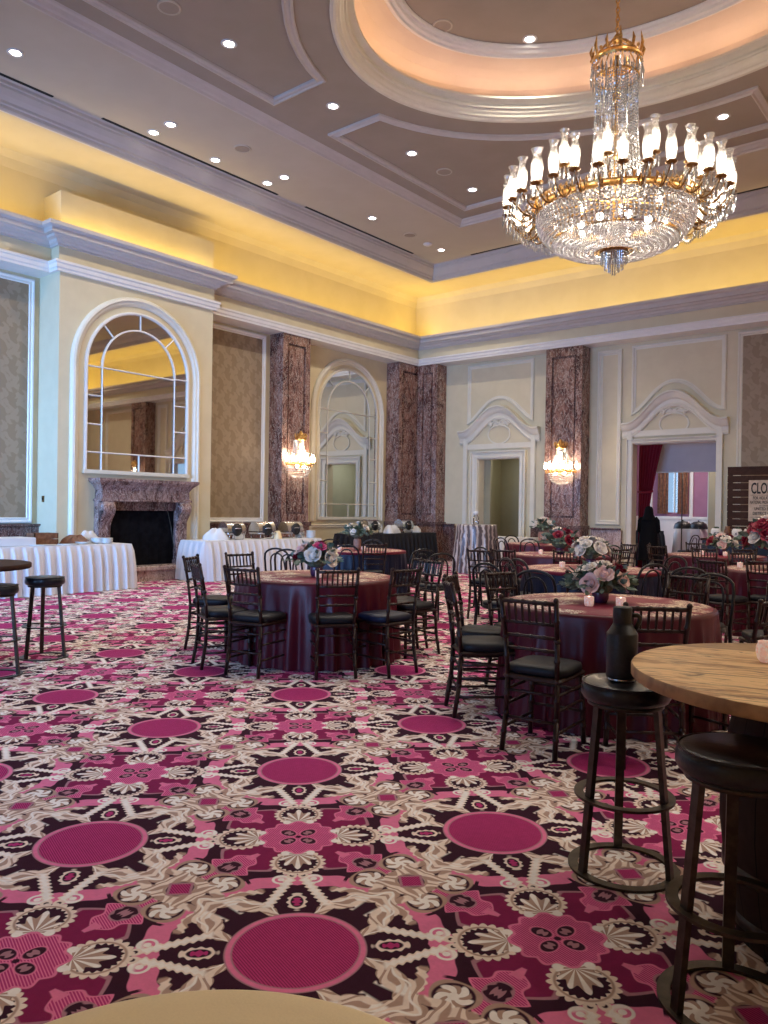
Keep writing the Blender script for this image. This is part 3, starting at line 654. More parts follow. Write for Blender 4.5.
b = MB(); rectframe(b, BN, YB, -8.16, -7.54, 1.13, 5.40, .12, .06); rectframe(b, BN, YB, 2*CX+7.54, 2*CX+8.16, 1.13, 5.40, .12, .06); rectframe(b, BN, YB, 2*CX+9.8, 2*CX+11.9, 1.13, 5.40, .12, .06)
struct(b.build(T(), 'trim'))
# cream panel under the arched mirror and beside it
b = MB(); rectframe(b, LN, XL, 14.0, 16.88, .18, 1.02, .10, .05); struct(b.build(T(), 'trim'))
# ------------------------------------------------------------------ chimney breast, arches, fireplace
CF = XL+.72
b = MB(); b.box(XL, CF, 7.0, 7.93, 0, 5.55); b.box(XL, CF, 9.43, 10.35, 0, 5.55); b.box(XL, CF, 7.93, 9.43, 1.50, 5.55); b.box(XL, CF, 7.93, 9.43, 0, .28)
struct(b.build('wall_chimney', 'wall'), 'projecting chimney breast')
def archmirror(X, yc, r_out, r_gl, zs, z0, zbar, bars, lab, mats):
    t = thing('arched_mirror', lab, 'mirror', (X, yc, z0))
    def pt(y, z, x=0): return (x, y, z-z0)
    def archpath(r, zb, n=28): return [pt(r, zb)] + [pt(r*cos(PI*k/n), zs+r*sin(PI*k/n)) for k in range(n+1)] + [pt(-r, zb)]
    # glass
    P = [(.012, y, z) for _, y, z in archpath(r_gl, z0)]; b = MB(); n = len(P)
    b.add(P, [tuple(range(n))], False); b.build('glass', 'mirror', t)
    f = MB(); f.sweep(archpath(r_gl-.012, z0)[::-1], [(0, 0), (0, .035), (.02, .05), (.05, .045), (.06, 0)], LN)   # inner bead
    f.build('glass_frame', mats[0], t)
    f = MB(); zo = z0-.62 if X > XL+.3 else z0-.06
    if X > XL+.3:
        f.sweep(archpath(r_out, .30+0*z0)[::-1], [(0, 0), (0, .04), (-.03, .075), (-.07, .085), (-.09, .06), (-.13, .05), (-.15, .025), (-.17, 0)], LN, closed=False)
    else: f.sweep(archpath(r_out, z0-.1)[::-1], [(0, 0), (0, .04), (-.03, .075), (-.07, .085), (-.09, .06), (-.13, .05), (-.15, .025), (-.17, 0)], LN, closed=False)
    f.box(0, .07, -r_gl-.06, r_gl+.06, -.07, .0)
    o = f.build(T(), mats[1], None, (X, yc, z0)); struct(o)
    m = MB(); ri = r_gl-.30; x0, x1 = .01, .034; w = .014
    def bar(a, c):
        m.tube([(x1*.7, a[0], a[1]-z0), (x1*.7, c[0], c[1]-z0)], .014, 4)
    m.sweep([(.012, ri*cos(PI*k/28), zs-z0+ri*sin(PI*k/28)) for k in range(29)], [(-w, 0), (-w, .024), (w, .024), (w, 0)], LN, closed=False)
    for s in (-1, 1): bar((s*ri, z0), (s*ri, zs))
    for z in bars:
        for s in (-1, 1): bar((s*ri, z), (s*r_gl, z))
    bar((-r_gl, zbar), (r_gl, zbar)); bar((0, z0), (0, zbar)); bar((-ri, bars[0]), (ri, bars[0]-.02))
    for a in (45, 90, 135): bar((ri*cos(a*PI/180), zs+ri*sin(a*PI/180)), (r_gl*cos(a*PI/180), zs+r_gl*sin(a*PI/180)))
    m.build('muntin_grid', mats[0], t)
    return t
archmirror(CF, 8.62, 1.41, 1.09, 3.97, 2.07, 2.39, (3.95, 3.42, 2.90), 'arched mirror with white glazing bars above the marble mantel', ('white_trim', 'trim'))
archmirror(XL, 15.44, 1.43, 1.13, 3.96, 1.21, 1.54, (3.97, 3.36, 2.78, 2.14), 'tall arched wall mirror between marble pilasters, reflecting a doorway', ('trim', 'trim'))
fp = thing('fireplace', 'carved red-brown marble fireplace with black firebox', 'fireplace', (CF, 8.68, 0))
shelf = MB(); sp2 = [(0, -1.06, 0), (0, 1.06, 0)]
def mould(b, hw, prof, d0=0.0):
    # wrap profile (p outwards, z) round three sides of a box hw wide, d0 deep
    P = [(0, hw, 0), (d0, hw, 0), (d0, -hw, 0), (0, -hw, 0)]
    b.sweep(P, prof, (0, 0, 1), closed=False)
mould(shelf, .96, [(0, 1.80), (.06, 1.80), (.08, 1.82), (.11, 1.845), (.13, 1.87), (.13, 1.915), (0, 1.915)], .26)
shelf.box(0, .26, -.96, .96, 1.80, 1.915); shelf.build('mantel_shelf', 'mantel', fp)
b = MB(); mould(b, .94, [(0, 1.50), (.05, 1.50), (.05, 1.53), (.015, 1.56), (.01, 1.70), (.025, 1.73), (.07, 1.80), (0, 1.80)], .24); b.box(0, .24, -.94, .94, 1.50, 1.80); b.build('frieze', 'mantel', fp)
for s in (-1, 1):
    b = MB(); n = 15; prof = []
    for k in range(n+1):
        z = 1.50-1.22*k/n; u = k/n
        d = .16+.17*math.exp(-((u-.12)/.16)**2)-.03*sin(u*PI)+.04*u**3
        prof.append((d, z))
    ys = (s*.73, s*.98)
    vs = []; 
    for yy in (min(ys), (min(ys)+max(ys))/2-.06, (min(ys)+max(ys))/2, (min(ys)+max(ys))/2+.06, max(ys)):
        q = 0 if yy in (min(ys), max(ys)) else .03
        if abs(yy-(min(ys)+max(ys))/2) < .01: q = .0
        vs += [(d+q, yy*(1-.02), z) for d, z in prof]
    m_ = n+1; fs = [(c*m_+i, c*m_+i+1, (c+1)*m_+i+1, (c+1)*m_+i) for c in range(4) for i in range(n)]
    b.add(vs, fs, True)
    b.box(0, .16, min(ys)+.012, max(ys)-.012, .28, 1.50); b.box(0, .26, min(ys)-.01, max(ys)+.01, .28, .36)
    b.lathe([(.001, -.13), (.085, -.13), (.085, .13), (.001, .13)], n=16)
    b.v[-64:] = [Vector((p[2]*0+.22+p[0]*1.0, (ys[0]+ys[1])/2+p[2]*.95, 1.40+p[1])) for p in b.v[-64:]]
    b.build('scroll_leg', 'mantel', fp)
b = MB(); b.box(0, .10, -.75, .75, 1.33, 1.50); b.build('lintel', 'marble_dark', fp)
b = MB(); b.box(-.02, .42, -1.02, 1.02, .20, .285, .012); b.box(0, .36, -.98, .98, 0.0, .20); b.build('hearth', 'marble_pale', fp)
b = MB()
vs = [(.03, -.745, .285), (.03, .745, .285), (-.6, .5, .285), (-.6, -.5, .285)]; vs += [(x, y, 1.48) for x, y, z in vs]
b.add(vs, [(3, 2, 6, 7), (0, 3, 7, 4), (2, 1, 5, 6), (4, 7, 6, 5), (0, 1, 2, 3)], False); b.build('firebox', 'soot', fp)
b = MB(); b.box(.02, .035, -.75, .75, .285, 1.335); b.tube([(.04, -.75, 1.33), (.04, .75, 1.33)], .012, 5)
for k in range(7): b.box(.033, .04, -.70+.2*k+.02*k, -.685+.22*k, .30, 1.32)
b.build('fire_screen', 'soot', fp)
b = MB(); b.tube([(.06, .56, 1.40), (.07, .66, 1.0), (.10, .72, .55)], .008, 5); b.build('poker', 'bronze', fp)
# ------------------------------------------------------------------ behind the doorways
b = MB(); b.box(-12.6, -11.4, YB+.3, YB+.4, 0, 3.4); b.box(-12.2, -10.95, YB+2.2, YB+2.3, 0, 3.4); struct(b.build('wall_vestibule', 'olive'))
b = MB(); b.box(-10.95, -9.3, YB+2.0, YB+2.3, 0, 3.4); b.box(-9.75, -9.6, YB+.3, YB+2.3, 0, 3.4); struct(b.build('wall_vestibule', 'sage')); b = MB(); b.box(-12.6, -9.3, YB+.3, YB+2.3, 3.3, 3.4); struct(b.build('ceiling_vestibule', 'ceil_out'))
b = MB(); b.box(-12.3, -12.2, YB+.3, YB+2.3, 0, 3.4); struct(b.build('wall_vestibule', 'olive'))
# salon seen through wide doorway
YS = 23.6
b = MB(); b.box(-9.6, -8.30, YS, YS+.2, 0, 4.2); b.box(-7.82, -3.6, YS, YS+.2, 0, 4.2); b.box(-8.30, -7.82, YS, YS+.2, 0, 1.46); b.box(-8.30, -7.82, YS, YS+.2, 3.6, 4.2); b.box(-3.8, -3.6, YB+.3, YS, 0, 4.2); b.box(-9.6, -9.4, YB+.3, YS, 0, 4.2)
struct(b.build('wall_salon', 'mauve'))
b = MB(); b.box(-9.4, -3.8, YS-.04, YS, 0, 1.26); b.box(-9.4, -3.8, YS-.08, YS, 1.26, 1.34); b.box(-7.60, -7.50, YS-.04, YS, 1.3, 4.2); b.box(-7.08, -7.00, YS-.04, YS, 1.3, 4.2); b.box(-8.78, -8.70, YS-.04, YS, 1.3, 4.2); struct(b.build(T(), 'white_trim'))
b = MB(); b.box(-6.98, -6.3, YS-.3, YS-.04, 0, 4.2); struct(b.build('wall_salon_pier', 'olive'))
struct(MB().box(-9.6, -3.6, YB+.3, YS+.2, 4.2, 4.3).build('ceiling_salon', 'ceil_out'))
g = struct(MB().box(-8.30, -7.82, YS+.1, YS+.11, 1.46, 3.6).build('window_4', 'pane')); f = MB(); f.box(-8.08, -8.05, YS+.05, YS+.1, 1.46, 3.6); f.build('window_frame', 'white_trim', g)
def drape(b, x0, x1, y, z0, z1, n=40, amp=.04, fq=9, f0=lambda u: 0, f1=lambda u: 0, g0=None, g1=None, rows=10, thick=.0):
    """hanging cloth between x0..x1 at the top narrowing to g0..g1 at the foot"""
    g0 = x0 if g0 is None else g0; g1 = x1 if g1 is None else g1; vs = []
    for r in range(rows+1):
        t = r/rows; z = z1+(z0-z1)*t; a = x0+(g0-x0)*t**.8; c = x1+(g1-x1)*t**.8
        for i in range(n+1): u = i/n; vs.append((a+(c-a)*u, y+amp*(.6+.4*t)*sin(u*fq*2*PI), z))
    b.add(vs, [(r*(n+1)+i, r*(n+1)+i+1, (r+1)*(n+1)+i+1, (r+1)*(n+1)+i) for r in range(rows) for i in range(n)], True)
for x0, x1, lab in ((-8.52, -8.20, 'left dark brown curtain panel at the far window'), (-7.92, -7.62, 'right dark brown curtain panel at the far window')):
    b = MB(); drape(b, x0, x1, YS-.10, 1.42, 3.7, 20, .03, 3); b.tube([(x0-.02, YS-.1, 3.7), (x1+.02, YS-.1, 3.7)], .02, 6); tag(b.build('window_curtain', 'crate'), lab, 'curtain')
cu = thing('draped_curtain', 'burgundy velvet curtain swept aside at the left of the wide doorway', 'curtain', (-7.0, 19.0, 0))
b = MB(); drape(b, -.36, .30, 0, 1.95, 3.35, 60, .04, 7, g0=-.36, g1=-.02); drape(b, -.36, -.02, 0, .04, 1.95, 60, .035, 5, g0=-.36, g1=-.22); b.build('drape', 'curtain', cu)
MB().tube([(-.38, 0, 1.95), (-.18, -.05, 1.93), (0, 0, 1.97)], .03, 8).build('tie_band', 'curtain', cu)
cu = thing('draped_curtain', 'burgundy velvet curtain edge at the right of the wide doorway', 'curtain', (-5.2, 19.0, 0)); b = MB(); drape(b, -.30, .2, 0, 2.5, 3.35, 40, .04, 5, g0=-.05); drape(b, -.05, .2, 0, .04, 2.5, 40, .04, 3, g0=.0); b.build('drape', 'curtain', cu)
ps = thing('projection_screen', 'grey roll-down projection screen inside the wide doorway', 'screen', (-6.1, 19.35, 2.43)); MB().box(-.98, .9, 0, .012, .02, 1.0).build('screen_fabric', 'screen', ps); MB().tube([(-.98, .006, .015), (.9, .006, .015)], .014, 8).build('weight_bar', 'white_plastic', ps); MB().tube([(-1.0, .006, 1.03), (.92, .006, 1.03)], .05, 10).build('roller_case', 'white_plastic', ps)
o = thing('light_switch', 'small brass light switch on the chimney side wall', 'switch', (XL+.25, 6.985, 1.52)); MB().box(-.035, .035, 0, .012, -.055, .055).build('plate', 'gold_dark', o); MB().box(-.012, .012, -.008, .002, -.02, .02).build('toggle', 'ink', o)
# ------------------------------------------------------------------ chairs
def bamboo(b, p, q, r, k=4, n=6):
    p, q = Vector(p), Vector(q); pts = []; rr = []; L = (q-p).length; e = min(.012, L*.05)
    for i in range(k+1):
        c = p.lerp(q, i/k)
        if 0 < i < k:
            d = (q-p).normalized()*e; pts += [c-d, c-d*.5, c+d*.5, c+d]; rr += [r, r*1.28, r*1.28, r]
        else: pts.append(c); rr.append(r)
    b.tube(pts, rr, n)
def make_chiavari(cush):
    t = thing('chiavari_chair', '', 'chair')
    for s in (-1, 1):
        b = MB(); bp = [(s*.168, -.235, 0), (s*.160, -.200, .22), (s*.156, -.190, .44), (s*.163, -.215, .68), (s*.172, -.262, .915)]
        for i in range(4): bamboo(b, bp[i], bp[i+1], .0145 if i > 1 else .016, 2)
        for i in (1, 2, 3): b.ball(bp[i], .021, 6)
        b.ball((s*.172, -.264, .92), .018, 6); b.build('back_post', 'mahogany', t)
        b = MB(); bamboo(b, (s*.178, .20, 0), (s*.162, .185, .43), .0165, 4); b.build('leg', 'mahogany', t)
    def bk(z): return -.190-(z-.44)*.05 if z < .68 else -.215-(z-.68)*.195
    b = MB(); b.box(-.185, .185, -.200, .205, .425, .455, .010); b.build('seat', 'mahogany', t)
    b = MB(); c = []; n = 10
    for z, w in ((.456, .178), (.462, .190), (.485, .194), (.505, .188), (.515, .165)):
        c.append((w, z))
    vs = []; m = 24
    for w, z in c:
        for j in range(m):
            a = 2*PI*j/m; e = 5.0
            rr = w/((abs(cos(a))**e+abs(sin(a))**e)**(1/e)); vs.append((rr*cos(a), rr*sin(a)*1.0+.008, z))
    fs = [(i*m+j, i*m+(j+1) % m, (i+1)*m+(j+1) % m, (i+1)*m+j) for i in range(len(c)-1) for j in range(m)] + [tuple((len(c)-1)*m+j for j in range(m))]
    b.add(vs, fs, True); b.build('cushion', cush, t)
    b = MB(); bamboo(b, (-.178, bk(.90), .90), (.178, bk(.90), .90), .0135, 5); b.build('top_rail', 'mahogany', t)
    for z in (.775, .695, .615): b = MB(); bamboo(b, (-.168, bk(z), z), (.168, bk(z), z), .0105, 4); b.build('back_slat', 'mahogany', t)
    for k in range(7):
        x = -.129+.043*k; b = MB(); b.tube([(x, bk(.775), .775), (x, bk(.84), .84), (x, bk(.905), .905)], [.0068, .0092, .0068], 5); b.build('back_spindle', 'mahogany', t)
    for s in (-1, 1):
        for z in (.14, .27, .36): b = MB(); bamboo(b, (s*.162, -.205, z), (s*.168, .19, z), .0095, 3); b.build('stretcher', 'mahogany', t)
    for y, z in ((-.20, .20), (-.195, .36), (.19, .20), (.19, .33)): b = MB(); bamboo(b, (-.162, y, z), (.162, y, z), .0095, 3); b.build('stretcher', 'mahogany', t)
    return reg(t)
def make_bentwood():
    t = thing('bentwood_chair', '', 'chair')
    b = MB(); P = [(-.185, -.245, 0), (-.180, -.215, .22), (-.178, -.195, .44), (-.190, -.215, .62), (-.185, -.245, .76)]
    arc = [(-.165*cos(PI*k/10)*1.08, -.262-.008*sin(PI*k/10), .79+.105*sin(PI*k/10)) for k in range(1, 10)]
    P2 = [(-x, y, z) for x, y, z in P[::-1]]
    b.tube(P+arc+P2, [.017]*3+[.014]*(len(arc)+4)+[.017]*3, 7); b.build('back_frame', 'black_wood', t)
    b = MB(); b.tube([(-.105, -.20, .45), (-.108, -.215, .62), (-.100, -.238, .73)] + [(-.088*cos(PI*k/8), -.252, .755+.075*sin(PI*k/8)) for k in range(1, 8)] + [(.100, -.238, .73), (.108, -.215, .62), (.105, -.20, .45)], .0105, 6); b.build('back_hoop', 'black_wood', t)
    b = MB(); b.lathe([(.001, .425), (.195, .425), (.212, .435), (.212, .455), (.200, .468)], n=22); b.build('seat_ring', 'black_wood', t)
    b = MB(); b.lathe([(.200, .462), (.205, .475), (.195, .495), (.15, .505), (.001, .508)], n=22); b.build('cushion', 'seat_black', t)
    for s in (-1, 1): b = MB(); b.tube([(s*.150, .130, .43), (s*.165, .160, .25), (s*.190, .200, 0)], [.017, .015, .012], 7); b.build('leg', 'black_wood', t)
    b = MB(); b.tube([(.165*cos(a*PI/10), .01+.165*sin(a*PI/10), .25) for a in range(20)], .009, 5, closed=True); b.build('leg_ring', 'black_wood', t)
    return reg(t)
CH = {'C': make_chiavari('seat_black'), 'N': make_chiavari('seat_navy'), 'W': make_bentwood()}
TB = {'T1': (-5.33, 5.50), 'T2': (-2.33, 5.44), 'T3': (-8.25, 9.45), 'T4': (-3.90, 8.62), 'T6': (-5.55, 11.15), 'T10': (-7.6, 14.5), 'T7': (-3.83, 13.2), 'T8': (-2.18, 10.45)}
HORS = lambda x: 512+(x-384)*.015-2.9+4.4
def chair(kind, tb, lab, rail=None, col=None, side='n', dist=1.07, grp=None, off=0.0, at=None):
    c = Vector(TB[tb])
    if rail:
        P = fl(rail[0], rail[1], .90); P = Vector((P.x, P.y))
    elif at: P = Vector(at)
    else:
        d = ray(col, 520); d = Vector((d.x, d.y)).normalized(); tc = d.dot(c); q = (c - d*tc).length
        h = math.sqrt(max(0, dist**2-q*q)); P = d*(tc-h if side == 'n' else tc+h)
    f = (c-P); L = f.length; f = f/L
    if L < 1.03: P = c - f*1.03
    ctr = P + f*.25
    rz = math.atan2(-f.x, f.y)+off
    return place(CH[kind], (ctr.x, ctr.y, 0), rz, lab, grp)
G = {'T1': 'chairs round the front left burgundy table', 'T2': 'chairs round the front right burgundy table', 'T3': 'chairs round the navy table by the black buffet', 'T4': 'chairs round the middle navy table', 'T6': 'chairs round the burgundy table behind the middle one', 'T10': 'chairs round the farthest table', 'T7': 'chairs round the table before the wide doorway', 'T8': 'chairs round the table at the right edge'}
F1, F2 = 'front left table', 'front right table'
CL = [
 ('C', 'T1', dict(rail=(338, 572)), 'slat-back chair seen squarely from behind at the middle of the %s' % F1),
 ('C', 'T1', dict(rail=(242, 570)), 'slat-back chair at the left front of the %s, back turned to the camera' % F1),
 ('C', 'T1', dict(rail=(198, 566), off=-.15), 'wooden chair seen side-on at the far left of the %s, nearer' % F1),
 ('C', 'T1', dict(rail=(193, 558), off=.1), 'wooden chair half hidden behind the leftmost side-on chair of the %s' % F1),
 ('C', 'T1', dict(rail=(240, 555)), 'wooden chair left behind the %s, before the white buffet' % F1),
 ('N', 'T1', dict(rail=(406, 571)), 'wooden chair with blue-tinged cushion at the right front of the %s' % F1),
 ('C', 'T1', dict(rail=(421, 560)), 'wooden chair right of the %s, just behind the blue-cushioned one' % F1),
 ('C', 'T1', dict(rail=(436, 563), off=.5), 'dark wooden chair seen side-on at the far right of the %s' % F1),
 ('C', 'T2', dict(rail=(529, 602)), 'large slat-back chair nearest the camera at the left front of the %s' % F2),
 ('C', 'T2', dict(rail=(450, 585), off=-.05), 'wooden chair seen side-on left of the %s, nearer of two in line' % F2),
 ('C', 'T2', dict(rail=(453, 577), off=.1), 'wooden chair seen side-on left of the %s, farther of two in line' % F2),
 ('C', 'T2', dict(rail=(657, 609)), 'dark wooden chair behind the black flask at the front of the %s' % F2),
 ('C', 'T2', dict(rail=(688, 578)), 'dark wooden chair on the far side of the %s, right of the flowers' % F2),
 ('W', 'T2', dict(rail=(713, 574)), 'black bentwood chair on the far right side of the %s' % F2),
 ('C', 'T2', dict(rail=(778, 603), off=-.1), 'dark wooden chair at the right frame edge beside the %s, nearer one' % F2),
 ('C', 'T8', dict(rail=(773, 586), off=.5), 'dark wooden chair at the right frame edge beside the %s, farther one' % F2),
 ('C', 'T2', dict(rail=(501, 574)), 'dark wooden chair on the far left side of the %s' % F2),
 ('W', 'T4', dict(rail=(535, 570)), 'black bentwood chair pushed against the near side of the middle navy-skirted table'),
 ('C', 'T4', dict(rail=(588, 575)), 'wooden chair near side of the middle navy-skirted table, behind the front flowers'),
 ('W', 'T4', dict(rail=(563, 558)), 'black bentwood chair on the far side of the middle navy-skirted table'),
 ('W', 'T4', dict(rail=(636, 562)), 'black bentwood chair on the far right side of the middle navy-skirted table'),
 ('W', 'T4', dict(rail=(487, 563)), 'black bentwood chair with curved back at the left of the middle navy-skirted table'),
 ('W', 'T4', dict(col=676, side='f', dist=1.3), 'black bentwood chair right of the middle navy-skirted table'),
 ('W', 'T4', dict(rail=(508, 558)), 'black bentwood chair behind the left end of the middle navy-skirted table'),
 ('W', 'T6', dict(rail=(482, 547)), 'black bentwood chair at the left of the table behind the middle one, farther one'),
 ('C', 'T6', dict(rail=(477, 551), off=.2), 'dark wooden chair at the left of the burgundy table behind the middle one'),
 ('C', 'T6', dict(rail=(567, 552)), 'dark wooden chair on the near side of the burgundy table behind the middle one'),
 ('W', 'T6', dict(col=603, side='f'), 'black bentwood chair on the far right of the table behind the middle one, left one'),
 ('W', 'T6', dict(col=613, side='f', dist=1.12), 'black bentwood chair on the far right of the table behind the middle one, right one'),
 ('C', 'T6', dict(col=622, side='n', dist=1.25), 'dark wooden chair right of the table behind the middle one, nearer one'),
 ('C', 'T6', dict(col=629, side='f', dist=1.45), 'dark wooden chair right of the table behind the middle one, farther one'),
 ('C', 'T6', dict(rail=(503, 551)), 'dark wooden chair at the near left of the burgundy table behind the middle one'),
 ('W', 'T10', dict(col=502, side='n'), 'black bentwood chair at the left end of the farthest table'),
 ('W', 'T10', dict(col=530, side='n'), 'black bentwood chair on the near side of the farthest table'),
 ('W', 'T10', dict(col=512, side='f'), 'black bentwood chair on the far side of the farthest table, before the white table'),
 ('W', 'T3', dict(rail=(277, 548)), 'black bentwood chair before the white buffet, the leftmost of the navy table'),
 ('W', 'T3', dict(rail=(288, 549)), 'black bentwood chair before the white buffet, second from the left of the navy table'),
 ('W', 'T3', dict(rail=(301, 552)), 'black bentwood chair behind the pink flowers, at the left of the navy table'),
 ('W', 'T3', dict(col=331, side='f'), 'black bentwood chair on the far left side of the navy table by the black buffet'),
 ('W', 'T3', dict(col=347, side='n'), 'bentwood chair on the near side of the navy table by the black buffet, left'),
 ('C', 'T3', dict(col=375, side='n', dist=1.15), 'dark wooden chair on the near side of the navy table by the black buffet'),
 ('W', 'T3', dict(col=373, side='f'), 'black bentwood chair on the far side of the navy table, against the black buffet'),
 ('W', 'T3', dict(rail=(423, 549)), 'bentwood chair at the right of the navy table by the black buffet, farther'),
 ('W', 'T3', dict(rail=(441, 553)), 'bentwood chair at the right of the navy table by the black buffet, nearer'),
 ('C', 'T7', dict(col=705, side='n', dist=1.15), 'dark wooden chair on the near side of the table before the wide doorway'),
 ('C', 'T7', dict(col=697, side='f'), 'dark wooden chair on the far side of the table before the wide doorway'),
 ('C', 'T7', dict(col=745, side='n', dist=1.1), 'dark wooden chair on the near right side of the table before the wide doorway'),
 ('W', 'T7', dict(rail=(681, 567), off=.3), 'black bentwood chair in the aisle left of the table before the wide doorway'),
 ('C', 'T7', dict(rail=(655, 547), off=.2), 'dark wooden chair between the two doorway tables, under the standing person'),
 ('C', 'T7', dict(rail=(668, 546), off=-.3), 'dark wooden chair left of the table before the wide doorway'),
 ('C', 'T8', dict(rail=(712, 562)), 'dark wooden chair facing the burgundy table at the right frame edge, left side'),
 ('C', 'T8', dict(col=764, side='n'), 'dark wooden chair on the near side of the burgundy table at the right frame edge'),
 ('C', 'T8', dict(col=742, side='f'), 'dark wooden chair on the far side of the burgundy table at the right frame edge'),
]
for kd, tb, kw, lab in CL: chair(kd, tb, lab, grp=G[tb], **kw)
# ------------------------------------------------------------------ round tables, cloths, overlays
def table_under(loc, r, h, lab):
    t = thing('round_table', lab, 'table', (*loc, 0))
    MB().lathe([(.001, h-.03), (r-.01, h-.03), (r, h-.02), (r, h-.008), (.001, h-.008)], n=36).build('tabletop', 'slat', t)
    for k in range(4): a = PI/4+k*PI/2; MB().cyl((.45*r*cos(a), .45*r*sin(a), h-.03), (.5*r*cos(a), .5*r*sin(a), 0), .018, n=8).build('leg', 'steel', t)
    return t
def cloth_mesh(b, r, h, flare=.05, amp=.026, folds=26, seed=0, ztop=None, zb=.006, top=True, n=264):
    q = random.Random(seed); ph = [q.random()*6.3 for _ in range(4)]
    def w(a, t): return t*(amp*(1.2-2.2*abs(sin(folds*.5*a+ph[0]+.9*sin(3*a+ph[1])))**.8)+amp*.5*sin((folds*1.62)//1*a+ph[2]) + amp*.4*sin(5*a+ph[3]))
    prof = [(0.001, h), (r*.5, h), (r*.9, h), (r-.012, h), (r, h-.006), (r+.006, h-.03)]
    R_ = len(prof); m = 9
    for k in range(1, m+1): t = k/m; prof.append((r+.006+flare*t, h-.03-(h-.03-zb)*t))
    if not top: prof = prof[3:]; R_ -= 3
    vs = []
    for i, (rr, z) in enumerate(prof):
        t = max(0, i-R_+1)/m
        for j in range(n): a = 2*PI*j/n; q_ = rr + w(a, min(1, t*1.4)**.8 if t > 0 else 0); vs.append((q_*cos(a), q_*sin(a), z))
    b.add(vs, [(i*n+j, i*n+(j+1) % n, (i+1)*n+(j+1) % n, (i+1)*n+j) for i in range(len(prof)-1) for j in range(n)], True)
def set_table(key, loc, skirt, lab_t, lab_c, lab_o, r=.77, h=.765, seed=1, rot=0.0, overlay=None):
    table_under(loc, r-.02, h-.006, lab_t)
    b = MB(); cloth_mesh(b, r, h, seed=seed); o = b.build('tablecloth', skirt, None, (*loc, 0)); o.rotation_euler = (0, 0, rot)
    tag(o, lab_c, 'tablecloth', 'round floor-length tablecloths')
    b = MB()
    if overlay == 'drop': b.lathe([(.001, h+.004), (r*.9, h+.004), (r+.004, h+.003), (r+.012, h-.006), (r+.016, h-.03), (r+.019, h-.032), (r+.014, h-.0)], n=64)
    else: b.lathe([(.001, h+.004), (r-.03, h+.004), (r-.028, h+.001)], n=64)
    o = b.build('table_overlay', 'lace', None, (*loc, 0)); o.rotation_euler = (0, 0, rot); tag(o, lab_o, 'table overlay', 'lace-patterned table overlays')
def TT(key, skirt, name, seed, rot=0.0, overlay=None, r=.77):
    set_table(key, TB[key], skirt, 'table under the ' + name, name + ' floor-length cloth' , 'cream-patterned overlay on the ' + name, seed=seed, rot=rot, overlay=overlay, r=r)
TT('T1', 'burgundy', 'front left burgundy table with pink flowers', 3, .9)
TT('T2', 'burgundy', 'front right burgundy table behind the bar stools', 4, .5, r=.745)
TT('T3', 'navy', 'navy-skirted table near the black buffet', 5, 1.5, 'drop')
TT('T4', 'navy', 'navy-skirted table in the middle of the room', 6, 1.1, 'drop')
TT('T6', 'burgundy', 'burgundy table behind the middle navy one', 7, 2.0)
TT('T10', 'burgundy', 'farthest burgundy table by the left doorway', 8, .3)
TT('T7', 'burgundy', 'burgundy table before the wide doorway', 9, .7)
TT('T8', 'burgundy', 'burgundy table cut by the right frame edge', 10, .2)
# foreground table corner
t = thing('round_table', 'round table under champagne cloth at the bottom left foreground', 'table', (-.60, .42, 0)); MB().lathe([(.001, .72), (.385, .72), (.385, .748), (.001, .748)], n=48).build('tabletop', 'slat', t); MB().cyl((0, 0, .02), (0, 0, .72), .035).build('pedestal', 'bronze', t); MB().lathe([(.001, 0), (.22, 0), (.22, .015), (.03, .03)], n=24).build('base', 'bronze', t)
b = MB(); cloth_mesh(b, .392, .757, flare=.05, amp=.012, folds=11, seed=2, zb=.01); tag(b.build('tablecloth', 'champagne', None, (-.60, .42, 0)), 'plain champagne tablecloth in the bottom foreground', 'tablecloth')
# tall cocktail table
ck = (-9.75, 15.35); table_under(ck, .42, 1.10, 'tall cocktail table hidden under the striped taupe satin cloth')
b = MB(); cloth_mesh(b, .45, 1.11, flare=.10, amp=.028, folds=13, seed=11, n=200); tag(b.build('tablecloth', 'taupe_satin', None, (*ck, 0)), 'shiny taupe striped satin cloth on the tall cocktail table', 'tablecloth')
o = thing('water_dispenser', 'small clear bottle with white cap on the tall cocktail table', 'bottle', (ck[0]-.02, ck[1], 1.112)); MB().lathe([(.001, 0), (.07, 0), (.075, .02), (.072, .16), (.045, .20), (.04, .22)], n=18).build('body', 'shade_glass', o); MB().lathe([(.045, .215), (.06, .22), (.058, .30), (.001, .31)], n=18).build('cap', 'white_plastic', o)
